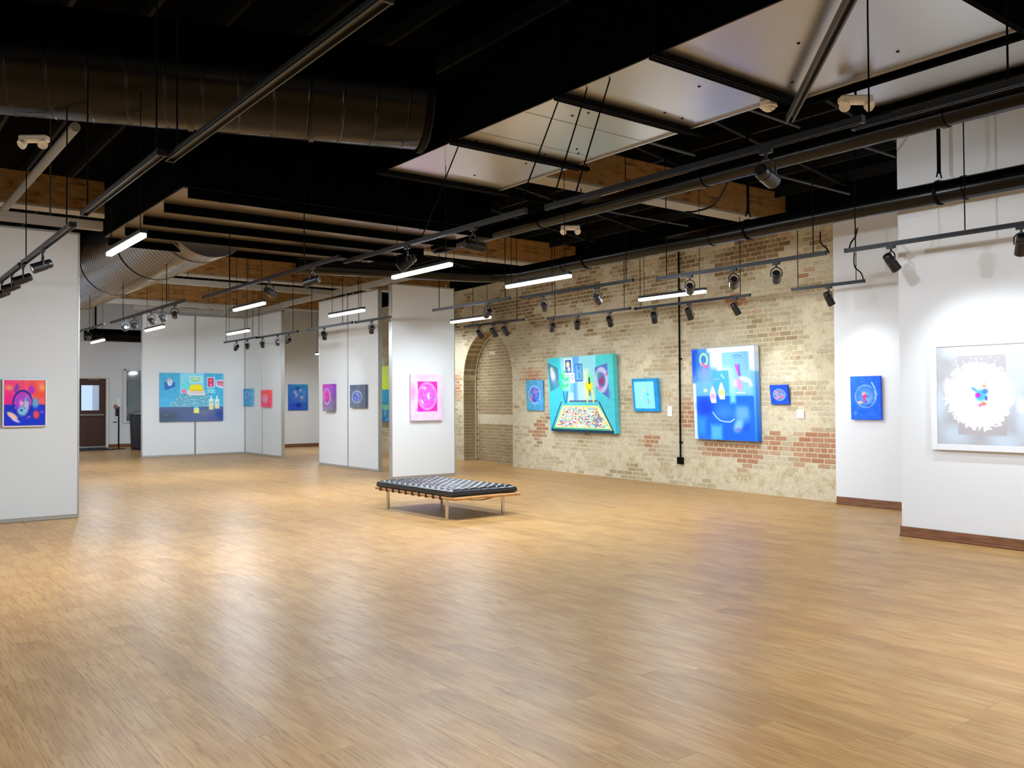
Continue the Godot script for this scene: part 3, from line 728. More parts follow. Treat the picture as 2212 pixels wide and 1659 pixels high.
func plank(st: SurfaceTool, p: Vector3, wz: float, o: Vector2) -> void:
	var hx := 0.6098; var hz := wz / 2 - 0.0003; var ch := 0.0005
	var k := Vector2(0.42, 1.3)
	var t := []; var g := []; var b := []; var uv := []
	for w in [[-1, -1], [1, -1], [1, 1], [-1, 1]]:
		t.append(p + Vector3(w[0] * (hx - ch), 0, w[1] * (hz - ch)))
		g.append(p + Vector3(w[0] * hx, -ch, w[1] * hz))
		b.append(p + Vector3(w[0] * hx, -0.0105, w[1] * hz))
		uv.append(o + Vector2(w[0] * hx, w[1] * hz) * k)
	quad(st, t[0], t[1], t[2], t[3], Vector3.UP, uv)
	var ns := [Vector3.FORWARD, Vector3.RIGHT, Vector3.BACK, Vector3.LEFT]
	for i in 4:
		var j: int = (i + 1) % 4
		quad(st, t[i], t[j], g[j], g[i], (ns[i] + Vector3.UP).normalized(), [uv[i], uv[j], uv[j], uv[i]])
		quad(st, g[i], g[j], b[j], b[i], ns[i], [uv[i], uv[j], uv[j], uv[i]])

# ------------------------------------------------------------------ plain walls
func wall(called: String, lo: Vector3, hi: Vector3, m: Material, label := "") -> Node3D:
	var w := struct(called, label)
	part(w, "surface", boxlh(lo, hi), m)
	return w
func baseboard(called: String, a: Vector3, b: Vector3, n: Vector3) -> void:
	var t := struct(called, "stained wood baseboard along the white wall")
	var d := b - a
	var f := Basis(d.normalized(), Vector3.UP, n)
	var st := S()
	box(st, (a + b) / 2 + Vector3(0, 0.055, 0) + n * 0.008, Vector3(d.length(), 0.105, 0.016), f, 0.004)
	box(st, (a + b) / 2 + Vector3(0, 0.012, 0) + n * 0.02, Vector3(d.length(), 0.02, 0.016), f, 0.006)
	part(t, "board", st.commit(), M.skirt)
func build_walls() -> void:
	wall("wall_right", Vector3(-4.97, 0, -11.0), Vector3(6.2, 5.4, -9.15), M.white, "white wall jutting out with the large white framed picture")
	wall("wall_recess", Vector3(-7.06, 0, -11.9), Vector3(-4.5, 4.1, -11.22), M.white, "white wall set back between the brick and the jutting wall")
	wall("trim_1", Vector3(-7.06, 4.1, -11.9), Vector3(-4.97, 4.9, -11.2), M.matte, "black ledger above the recessed white wall")
	wall("wall_behind", Vector3(6.0, 0, -11.0), Vector3(6.3, 6.2, 8.6), M.white)
	wall("wall_left", Vector3(-33, 0, 8.2), Vector3(6.3, 6.2, 8.5), M.white)
	wall("wall_alcove", Vector3(-28.2, 0, -15.5), Vector3(-27.1, 5.4, -9.5), M.white, "white far wall with the blue flower pictures")
	baseboard("baseboard_right", Vector3(-4.985, 0, -9.15), Vector3(6.0, 0, -9.15), Vector3.BACK)
	baseboard("baseboard_return", Vector3(-4.97, 0, -9.135), Vector3(-4.97, 0, -11.2), Vector3.LEFT)
	baseboard("baseboard_recess", Vector3(-7.05, 0, -11.22), Vector3(-4.99, 0, -11.22), Vector3.BACK)
	baseboard("baseboard_alcove", Vector3(-27.1, 0, -9.5), Vector3(-27.1, 0, -13.4), Vector3.RIGHT)
	var ls := thing("light_switch", "small dark framed switch on the edge of the jutting white wall", "switch", "", Vector3(-4.985, 1.31, -9.28))
	part(ls, "plate", boxm(Vector3(-0.008, 0, 0), Vector3(0.016, 0.14, 0.08), Basis.IDENTITY, 0.003), M.dark)
	part(ls, "rocker", boxm(Vector3(-0.02, 0, 0), Vector3(0.01, 0.085, 0.045), Basis.IDENTITY, 0.003), M.paper)
	# far wall with the door and windows
	var w := struct("wall_far", "white far wall with the dark wooden door")
	for r in [[-15.5, -8.5, 0, 5.8], [-8.5, -7.6, 0, 0.86], [-8.5, -7.6, 2.58, 5.8], [-7.6, -7.0, 0, 5.8], [-7.0, -6.02, 2.3, 5.8], [-6.02, -5.5, 0, 5.8], [-5.5, -0.9, 0, 0.6], [-5.5, -0.9, 3.0, 5.8], [-0.9, 8.5, 0, 5.8]]:
		part(w, "surface", boxlh(Vector3(-31.6, r[2], r[0]), Vector3(-31.3, r[3], r[1])), M.white)
	baseboard("baseboard_far", Vector3(-31.3, 0, -7.06), Vector3(-31.3, 0, -13.0), Vector3.RIGHT)

# ------------------------------------------------------------------ brick wall
var BA := Vector3(-7.06, 0, -11.35)
var BU := Vector3(-cos(deg_to_rad(4.6)), 0, -sin(deg_to_rad(4.6)))
var BN := Vector3(-sin(deg_to_rad(4.6)), 0, cos(deg_to_rad(4.6)))
func bw(u: float, y: float, off := 0.0) -> Vector3:
	return BA + BU * u + Vector3.UP * y + BN * off
const AL := 10.86
const AR := 8.63
const ASP := 2.02
func in_arch(u: float, y: float, grow := 0.0) -> bool:
	var c := (AL + AR) / 2; var r := (AL - AR) / 2 + grow
	return absf(u - c) < r and (y < ASP or Vector2(u - c, y - ASP).length() < r)
func patch(u: float, y: float, c: Array) -> float:      # 1 in the middle of an oval, 0 outside
	return clampf(1.0 - Vector2((u - c[0]) / c[2], (y - c[1]) / c[3]).length(), 0.0, 1.0)
func brick_tone(u: float, y: float, k: FastNoiseLite, r: float) -> Array:     # [colour (sRGB), bare 0..1]
	var n := k.get_noise_2d(u * 60.0, y * 110.0)
	var red := 0.0
	for c in [[0.35, 0.78, 0.85, 0.4], [2.2, 0.66, 1.2, 0.2], [1.75, 0.52, 0.5, 0.3], [1.2, 0.85, 0.3, 0.3], [7.9, 2.02, 0.8, 0.25], [11.2, 1.8, 0.4, 0.55], [7.6, 0.9, 0.5, 0.35], [3.05, 1.25, 0.35, 0.4], [0.6, 3.35, 0.25, 0.14], [1.95, 3.1, 0.4, 0.2], [4.0, 0.75, 0.5, 0.25], [16.5, 1.6, 1.0, 0.9]]: red = maxf(red, patch(u, y, c))
	red = smoothstep(0.2, 0.5, red * (0.85 + n * 0.7) + (r - 0.5) * 0.2)
	var worn := 0.0
	for c in [[2.0, 3.9, 3.5, 0.9], [6.5, 3.7, 3.0, 1.2], [12.5, 3.8, 3.0, 1.0], [8.5, 3.6, 2.2, 0.8], [3.1, 1.33, 0.35, 0.12]]: worn = maxf(worn, patch(u, y, c))
	worn = smoothstep(0.3, 0.9, worn + n * 0.9 + (r - 0.5) * 0.25)
	var c := Color("d8ccb0").lerp(Color("c6b592"), clampf(0.4 + n * 1.3 + (r - 0.5) * 0.7, 0, 1))
	c = c.lerp(Color("a08662").lerp(Color("856c4c"), r), worn * 0.85)
	c = c.lerp(Color("b87c5c").lerp(Color("c69a78"), r), red * 0.9)
	return [c, maxf(red, worn)]
func build_brick() -> void:
	var w := struct("wall_brick", "old limewashed brick wall with an arched recess")
	var far := 21.0
	var top := 4.24
	var pl := PackedVector2Array([Vector2(-0.6, 0), Vector2(AR, 0), Vector2(AR, ASP)])
	var c := (AL + AR) / 2; var r := (AL - AR) / 2
	for i in range(1, 20): pl.append(Vector2(c - cos(PI * i / 20.0) * r, ASP + sin(PI * i / 20.0) * r))
	
	part(w, "black_ledger", boxm(bw(10.0, 4.72, -0.2), Vector3(22.5, 0.94, 0.36), Basis(-BU, Vector3.UP, BN)), M.matte)
	for p in [Vector2(AL, ASP), Vector2(AL, 0), Vector2(far, 0), Vector2(far, top), Vector2(-0.6, top)]: pl.append(p)
	var st := S()
	extrude(st, pl, BA, BU, BN, 0.37)
	part(w, "plaster_face", st.commit(), M.plaster)
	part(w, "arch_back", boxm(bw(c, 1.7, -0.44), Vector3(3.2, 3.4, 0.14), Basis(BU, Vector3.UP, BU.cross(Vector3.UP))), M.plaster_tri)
	# bricks
	rng.seed = 17
	var k := noise(18, 0.012, 3)
	var cover := noise(19, 0.02, 3)
	var bricks := []
	var ch := 0.0765
	for row in int(top / ch):
		var y := row * ch + 0.006
		var header := row % 6 == 3
		var step := 0.112 if header else 0.224
		var u := -0.05 - (0.056 if header else (0.112 if row % 2 else 0.0))
		while u < far - 0.3:
			var len := step - 0.012
			var mu := u + step / 2; var my := y + ch / 2
			var rr := rng.randf()
			if mu > 0.06 and not in_arch(mu, my, 0.07):
				var tone := brick_tone(mu, my, k, rr)
				var hid := cover.get_noise_2d(mu * 45.0, my * 70.0)
				if my < 0.45: hid += 0.3
				if mu > 7.75 and mu < AR + 0.1 and my < 1.2: hid += 0.45
				if mu < 3.0 and my < 0.4: hid += 0.25
				if hid < 0.16 + tone[1] * 0.6:
					bricks.append([mu, my, len + rng.randf_range(-0.004, 0.002), ch - 0.012, tone[0], rng.randf_range(0.001, 0.004) + 0.002 * tone[1], tone[1]])
			u += step
	bricks.sort_custom(func(a, b): return eye.distance_to(bw(a[0], a[1])) < eye.distance_to(bw(b[0], b[1])))
	var f := Basis(-BU, Vector3.UP, BN)
	# single bricks: the nearest 300; one mesh for each length, a few tints
	var tints := {}
	var palette := []
	for q in 5:
		palette.append(Color("d8ccb0").lerp(Color("c6b592"), q / 4.0))
		palette.append(Color("a08662").lerp(Color("856c4c"), q / 4.0))
		palette.append(Color("bd8867").lerp(Color("c9a07e"), q / 4.0))
		palette.append(Color("bca683").lerp(Color("ab9470"), q / 4.0))
		palette.append(Color("c8a484").lerp(Color("cfb495"), q / 4.0))
	var m_long := []
	var m_short := []
	for i in 6:
		for e in [[m_long, 0.211], [m_short, 0.1]]:
			var sb := S()
			face_box(sb, Vector3(0.013 * i, 0.031 * i, 0), Vector3(e[1], ch - 0.012, 0.02), Basis.IDENTITY)
			e[0].append(sb.commit())
	var bs := S()
	for i in bricks.size():
		var b: Array = bricks[i]
		if i < 300:
			var col: Color = b[4]
			var key := 0
			for q in palette.size():
				if dist(palette[q], col) < dist(palette[key], col): key = q
			if not tints.has(key): tints[key] = flat_mat(M.grit, 0.85, palette[key], 0.2)
			var o := part(w, "brick", (m_long if b[2] > 0.15 else m_short)[i % 6], tints[key])
			o.transform = Transform3D(f, bw(b[0], b[1], b[5] - 0.01) - f * Vector3(0.013 * (i % 6), 0.031 * (i % 6), 0))
		else:
			bs.set_color((b[4] as Color).srgb_to_linear())
			face_box(bs, bw(b[0], b[1], b[5] - 0.01), Vector3(b[2], b[3], 0.02), f)
	part(w, "brickwork", bs.commit(), M.brick).set_meta("kind", "stuff")
	# bricks inside the arch: back and the side that shows
	var ns := S()
	for row in int(3.1 / ch):
		var y := row * ch + 0.006 + ch / 2
		var u := AR - (0.112 if row % 2 else 0.0)
		while u < AL:
			if in_arch(u + 0.112, y, -0.02):
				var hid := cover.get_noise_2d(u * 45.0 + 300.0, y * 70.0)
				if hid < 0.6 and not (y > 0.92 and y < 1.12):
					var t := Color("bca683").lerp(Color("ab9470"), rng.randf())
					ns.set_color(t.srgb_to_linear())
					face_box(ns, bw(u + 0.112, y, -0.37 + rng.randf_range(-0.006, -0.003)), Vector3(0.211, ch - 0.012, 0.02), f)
			u += 0.224
		if y < ASP:
			for q in 2:
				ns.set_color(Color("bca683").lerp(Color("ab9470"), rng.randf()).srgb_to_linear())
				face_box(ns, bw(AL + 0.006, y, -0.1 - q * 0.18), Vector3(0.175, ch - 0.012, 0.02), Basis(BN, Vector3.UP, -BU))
	for i in range(1, 24):
		var a := PI * i / 24.0
		for q in 2:
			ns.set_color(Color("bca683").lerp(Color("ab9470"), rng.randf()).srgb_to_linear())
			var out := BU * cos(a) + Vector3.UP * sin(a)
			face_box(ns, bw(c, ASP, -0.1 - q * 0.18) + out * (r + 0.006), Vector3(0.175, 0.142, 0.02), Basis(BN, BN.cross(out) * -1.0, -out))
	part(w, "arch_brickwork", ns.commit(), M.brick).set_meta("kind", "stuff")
	var pts := [bw(AL - 0.02, 0.02, -0.34), bw(AL - 0.02, 1.0, -0.34), bw(AL - 0.02, ASP, -0.34)]
	for i in range(1, 11): pts.append(bw(c + cos(PI * 0.55 * i / 10.0) * (r - 0.02), ASP + sin(PI * 0.55 * i / 10.0) * (r - 0.02), -0.34))
	var cd := thing("painted_conduit", "cream painted conduit following the curve inside the brick arch", "conduit")
	part(cd, "pipe", tubem(pts, 0.022, 8), mat("c9b78f", 0.7))
	var bc := thing("black_conduit", "thin black conduit running down the brick wall to a box", "conduit")
	part(bc, "pipe", rodm(bw(3.22, 0.45, 0.035), bw(3.22, 4.2, 0.035), 0.016, 8), M.black)
	part(bc, "outlet_box", boxm(bw(3.22, 0.43, 0.04), Vector3(0.11, 0.12, 0.07), f, 0.006), M.black)
	for y in [0.75, 2.2, 3.4]: part(bc, "clip", boxm(bw(3.22, y, 0.02), Vector3(0.07, 0.025, 0.03), f, 0.003), M.black)
func dist(a: Color, b: Color) -> float:
	return absf(a.r - b.r) + absf(a.g - b.g) + absf(a.b - b.b)
func face_box(st: SurfaceTool, c: Vector3, s: Vector3, b: Basis) -> void:      # front and four sides, slightly tapered
	var h := s / 2
	var q := []
	var g := []
	for w in [[-1, 1], [1, 1], [1, -1], [-1, -1]]:
		q.append(c + b * Vector3(w[0] * (h.x - 0.004), w[1] * (h.y - 0.004), h.z))
		g.append(c + b * Vector3(w[0] * h.x, w[1] * h.y, h.z - 0.005))
	var o := Vector2(fmod(absf(c.x * 7.31 + c.z * 3.7), 1.0), fmod(absf(c.y * 5.77), 1.0))
	var uv := [o + Vector2(0, s.y) * 1.3, o + Vector2(s.x, s.y) * 1.3, o + Vector2(s.x, 0) * 1.3, o]
	quad(st, q[0], q[1], q[2], q[3], b.z, uv)
	var ns := [b.y, b.x, -b.y, -b.x]
	for i in 4:
		var j: int = (i + 1) % 4
		quad(st, q[i], q[j], g[j], g[i], ((ns[i] as Vector3) + b.z).normalized(), [uv[i], uv[j], uv[j], uv[i]])

# ------------------------------------------------------------------ roof
func build_roof() -> void:
	var ce := struct("ceiling", "black painted roof deck with purlins")
	var st := S()
	var y0 := top_of(-12.5) - 0.13 * 3.5; var y1 := top_of(-12.5); var y2 := top_of(-3.2)
	for s in [[-16.0, y0, -12.5, y1], [-12.5, y1, -3.2, y2], [-3.2, y2, 9.0, y2]]:
		var a := Vector3(-33, s[1], s[0]); var b := Vector3(-33, s[3], s[2])
		var n := (b - a).cross(Vector3.RIGHT).normalized()
		if n.y > 0: n = -n
		var d := Vector3(40, 0, 0)
		quad(st, a, b, b + d, a + d, n)
		quad(st, a - n * 0.25, b - n * 0.25, b + d - n * 0.25, a + d - n * 0.25, -n)
	part(ce, "deck", st.commit(), M.deck)
	for i in 17:
		var z := -11.2 + i * 0.72
		part(ce, "purlin", boxm(Vector3(-13.2, top_of(z) - 0.09, z), Vector3(38, 0.16, 0.05)), M.joist)
	for i in 22:
		var x := -4.2 - i * 1.32
		var a := Vector3(x, top_of(-11.3) - 0.2, -11.3); var b := Vector3(x, top_of(-6.3) - 0.2, -6.3)
		part(ce, "brace", boxm((a + b) / 2, Vector3(0.05, 0.05, a.distance_to(b)), Basis(Vector3.RIGHT, (b - a).cross(Vector3.RIGHT).normalized(), (b - a).normalized())), M.joist)
	# timber beams with pale steel shoes underneath
	var texts := ["golden timber roof beam with dark knots beside the long sheet metal duct", "brown timber roof beam ending above the arched brick recess", "brown timber roof beam above the ribbed round duct", "brown timber roof beam near the far white wall"]
	var i := 0
	for x in [-8.0, -13.3, -18.6, -23.9]:
		var t := thing("timber_beam", texts[i], "beam", "")
		t.set_meta("kind", "structure")
		var runs := [[-12.6, -5.2]] if i == 0 else [[-12.6, -4.95], [-3.56, 8.2]]
		for q in runs:
			part(t, "beam", boxlh(Vector3(x - 0.33, 4.2, q[0]), Vector3(x, 4.63, q[1]), 0.006), M.timber)
			part(t, "under_plate", boxlh(Vector3(x - 0.33, 4.17, q[0]), Vector3(x, 4.2, q[1])), M.railw)
		i += 1

# ------------------------------------------------------------------ partitions
func panel(label: String, a: Vector3, b: Vector3, n: Vector3, h: float, group := "") -> Node3D:
	# a, b: ends of the face on the floor; n: the way the face looks
	var t := thing("partition_panel", label, "partition", group, (a + b) / 2)
	var d := b - a
	var f := Basis(d.normalized(), Vector3.UP, n)
	if f.determinant() < 0: f = Basis(-d.normalized(), Vector3.UP, n)
	var l := d.length()
	t.basis = f
	part(t, "board", boxm(Vector3(0, h / 2 + 0.02, -0.045), Vector3(l - 0.05, h - 0.06, 0.09), Basis.IDENTITY, 0.002), M.panel)
	for s in [-1.0, 1.0]:
		part(t, "edge_trim", boxm(Vector3(s * (l / 2 - 0.0135), h / 2 + 0.02, -0.045), Vector3(0.023, h - 0.05, 0.094), Basis.IDENTITY, 0.003), M.alu)
		part(t, "trolley_pin", rodm(Vector3(s * l * 0.38, h - 0.01, -0.045), Vector3(s * l * 0.38, h + 0.07, -0.045), 0.012, 8), M.alu)
	part(t, "bottom_seal", boxm(Vector3(0, 0.026, -0.045), Vector3(l - 0.004, 0.05, 0.08), Basis.IDENTITY, 0.004), M.alu)
	part(t, "top_trim", boxm(Vector3(0, h - 0.01, -0.045), Vector3(l - 0.004, 0.03, 0.094), Basis.IDENTITY, 0.003), M.alu)
	return t
func rail(label: String, a: Vector3, b: Vector3, top := 4.17) -> void:
	var t := thing("partition_rail", label, "ceiling rail", "", a)
	var d := b - a
	var f := Basis(d.normalized(), Vector3.UP, d.normalized().cross(Vector3.UP))
	var l := d.length()
	var st := S()
	box(st, f * Vector3(l / 2, 0.09, 0), Vector3(l, 0.06, 0.1), f, 0.004)
	for s in [-1.0, 1.0]: box(st, f * Vector3(l / 2, 0.03, s * 0.036), Vector3(l, 0.06, 0.028), f, 0.003)
	part(t, "track", st.commit(), M.railw)
	var n := int(l / 1.3) + 1
	for i in n:
		for s in [-1.0, 1.0]:
			var p := d * ((i + 0.5) / n) + f * Vector3(0, 0, s * 0.03)
			part(t, "threaded_rod", rodm(p + Vector3(0, 0.11, 0), Vector3(p.x, top_of(a.z + p.z) - a.y, p.z), 0.005, 6), M.steelgrey)
func build_partitions() -> void:
	var R := Vector3.RIGHT; var B := Vector3.BACK
	panel("pale grey partition panel carrying the square pink and blue painting", Vector3(-12.5, 0, -2.47), Vector3(-12.5, 0, -1.03), R, 3.72)
	panel("pale grey partition panel joined beside the pink and blue painting's panel", Vector3(-12.5, 0, -1.025), Vector3(-12.5, 0, 0.415), R, 3.72)
	panel("pale grey partition panel at the free end behind the yellow sofa painting", Vector3(-24.75, 0, -7.84), Vector3(-24.75, 0, -6.42), R, 3.92)
	panel("pale grey partition panel at the corner behind the yellow sofa painting", Vector3(-24.75, 0, -9.27), Vector3(-24.75, 0, -7.845), R, 3.92)
	panel("pale grey partition panel in the corner with the small light blue painting", Vector3(-24.72, 0, -9.26), Vector3(-23.45, 0, -9.26), B, 3.92)
	panel("pale grey partition panel with the small red painting on its free end", Vector3(-23.445, 0, -9.26), Vector3(-22.1, 0, -9.26), B, 3.92)
	panel("pale grey partition panel with the narrow magenta painting", Vector3(-19.2, 0, -8.97), Vector3(-17.7, 0, -8.97), B, 3.86)
	panel("pale grey partition panel with the small dark blue painting", Vector3(-17.695, 0, -8.97), Vector3(-16.3, 0, -8.97), B, 3.86)
	panel("pale grey partition panel standing alone with the pink framed circle painting", Vector3(-14.55, 0, -9.74), Vector3(-14.55, 0, -8.28), R, 3.74)
	rail("pale metal ceiling rail over the panel with the pink and blue painting", Vector3(-12.545, 3.79, -2.75), Vector3(-12.545, 3.79, 6.0))
	rail("pale metal ceiling rail over the magenta and dark blue paintings", Vector3(-21.5, 3.93, -9.015), Vector3(-14.3, 3.93, -9.015))
	rail("pale metal ceiling rail crossing above the hanging lamps toward the magenta painting", Vector3(-18.25, 3.9, -8.8), Vector3(-18.25, 3.9, -5.0))
	rail("pale metal ceiling rail over the yellow sofa painting", Vector3(-24.795, 3.99, -9.4), Vector3(-24.795, 3.99, -6.2))
	rail("pale metal ceiling rail over the small light blue and red paintings", Vector3(-25.4, 3.99, -9.305), Vector3(-21.8, 3.99, -9.305))
	rail("pale metal ceiling rail under the far end of the ribbed round duct", Vector3(-22.6, 3.9, -8.0), Vector3(-22.6, 3.9, -5.0))

# ------------------------------------------------------------------ art
func build_art() -> void:
	var R := Vector3.RIGHT; var B := Vector3.BACK; var nz := Vector3(0, 0, -1)
	# on faces that look along +x, "right" is -z
	painting("framed_painting", "square pink and blue painting in a thin white frame", Vector3(-12.5, 1.5, -1.83), nz, R, Vector2(0.49, 0.6), 0.035, 0.5, art_red_blue(), mat("e9e6e2", 0.5), 0.016)
	painting("framed_painting", "pale edged picture hanging beside the square pink and blue painting", Vector3(-12.5, 1.5, -1.25), nz, R, Vector2(0.6, 0.6), 0.03, 0.5, art_orb(["b8b4a8", "c8c0b4", "a8a498", "b8b0a4"], "8a94a8", ["6a7a9a", "d8d0c8"], 161), mat("cfc8c0", 0.5), 0.016)
	painting("canvas_painting", "large turquoise painting of a yellow sofa and bottles", Vector3(-24.75, 1.63, -7.74), nz, R, Vector2(1.73, 1.34), 0.05, 0.0, art_sofa())
	painting("canvas_painting", "small light blue painting with a pink spot in the partition corner", Vector3(-24.4, 1.62, -9.26), R, B, Vector2(0.72, 0.5), 0.03, 0.0, art_orb(["3f8ec0", "5aa4d0", "4a90c4", "58b0e0"], "6a94c4", ["e05a70", "8ab0d8", "4878b0"], 163, 0.4, 0.35, 0.2))
	painting("canvas_painting", "small red painting near the free end of the partition", Vector3(-23.05, 1.58, -9.26), R, B, Vector2(0.66, 0.47), 0.05, 0.0, art_orb(["f0604e", "f25a58", "f0507a", "ee4a70"], "e88aa0", ["c8b4d0", "f0c0c8", "b890c0"], 165, 0.45, 0.5, 0.26))
	painting("canvas_painting", "blue flower painting on the far white wall beside the partition", Vector3(-27.1, 1.63, -11.92), nz, R, Vector2(0.68, 0.85), 0.035, 0.0, art_flowers())
	painting("canvas_painting", "blue canvas half hidden behind the partition end on the far white wall", Vector3(-27.1, 1.62, -11.1), nz, R, Vector2(0.68, 0.8), 0.035, 0.0, art_orb(["3a8ad0", "4a9ad8", "3f50c0", "6a70c8"], "5a80d8", ["8ab0e8", "5058b8", "a0a0e0"], 167))
	painting("canvas_painting", "narrow magenta painting with a grey foot on the partition", Vector3(-18.52, 1.58, -8.97), R, B, Vector2(0.5, 0.62), 0.09, 0.0, art_orb(["d038b0", "9a48c8", "8a88a0", "7a7a88"], "f040b0", ["ff2a90", "5a1040", "e860e0", "c02a80"], 169, 0.45, 0.45, 0.33))
	painting("canvas_painting", "small dark blue and grey painting on the partition", Vector3(-17.12, 1.6, -8.97), R, B, Vector2(0.72, 0.5), 0.05, 0.0, art_orb(["5a6480", "60687c", "6a7484", "5c6678"], "5a6ab0", ["8a94e0", "b0c0f4", "4a50a0", "c090c8", "5a80e8"], 171, 0.45, 0.52, 0.3))
	painting("canvas_painting", "upright pink painting with a bright magenta rectangle and circle", Vector3(-14.55, 1.56, -9.045), nz, R, Vector2(0.71, 0.9), 0.045, 0.0, art_pink())
	# on the brick wall, "right" is -BU
	var br := -BU
	var add := func(called, label, u0, u1, y0, y1, depth, lean, m): painting(called, label, bw((u0 + u1) / 2, (y0 + y1) / 2), br, BN, Vector2(absf(u1 - u0), y1 - y0), depth, lean, m)
	add.call("canvas_painting", "tall yellow over blue canvas on brick glimpsed between the partitions", 15.0, 16.2, 0.88, 2.5, 0.08, 0.0, art_yellow())
	add.call("canvas_painting", "small blue canvas with a pink swirl orb on the brick beside the arch", 7.98, 7.36, 1.27, 1.93, 0.03, 2.5, art_orb(["4aa0c0", "5aa0d0", "4aa4c8", "52a8d8"], "4a6ae8", ["f06a90", "3a48c8", "8a70f0", "e8b0f0", "2a50d8", "ff9a80"], 173, 0.5, 0.48, 0.34))
	add.call("canvas_painting", "large turquoise painting of a room with a confetti carpet", 7.0, 4.87, 0.85, 2.37, 0.1, 2.6, art_room())
	add.call("canvas_painting", "pale aqua painting with a broad blue border on the brick", 4.4, 3.72, 1.28, 1.88, 0.05, 5.5, art_frame_in_blue())
	add.call("canvas_painting", "large blue painting of bottles hanging on the brick wall", 2.79, 1.43, 0.83, 2.34, 0.1, 2.4, art_bottles())
	add.call("canvas_painting", "smallest blue canvas with a coral orb beside the blue bottles painting", 1.21, 0.87, 1.41, 1.71, 0.03, 7.5, art_orb(["1c4cc0", "1a48c8", "2050c0", "1c54c8"], "6a90d8", ["e86a60", "f0806a", "e8a8b0", "6ab0e0"], 175, 0.5, 0.5, 0.33))
	tag_card("white label card between the aqua painting and the black conduit", bw(3.5, 1.285), br, BN, Vector2(0.11, 0.18))
	tag_card("white label card near the smallest blue canvas with the orb", bw(0.69, 1.265), br, BN, Vector2(0.14, 0.13))
	painting("canvas_painting", "bright blue painting with a pink figure on the recessed white wall", Vector3(-6.56, 1.5, -11.22), R, B, Vector2(0.44, 0.6), 0.04, 1.5, art_blue_figure())
	painting("framed_painting", "large white burst painting in a broad white frame", Vector3(-4.1, 1.52, -9.15), R, B, Vector2(1.0, 1.13), 0.04, 0.0, art_burst(), mat("e8e8e8", 0.45), 0.062)

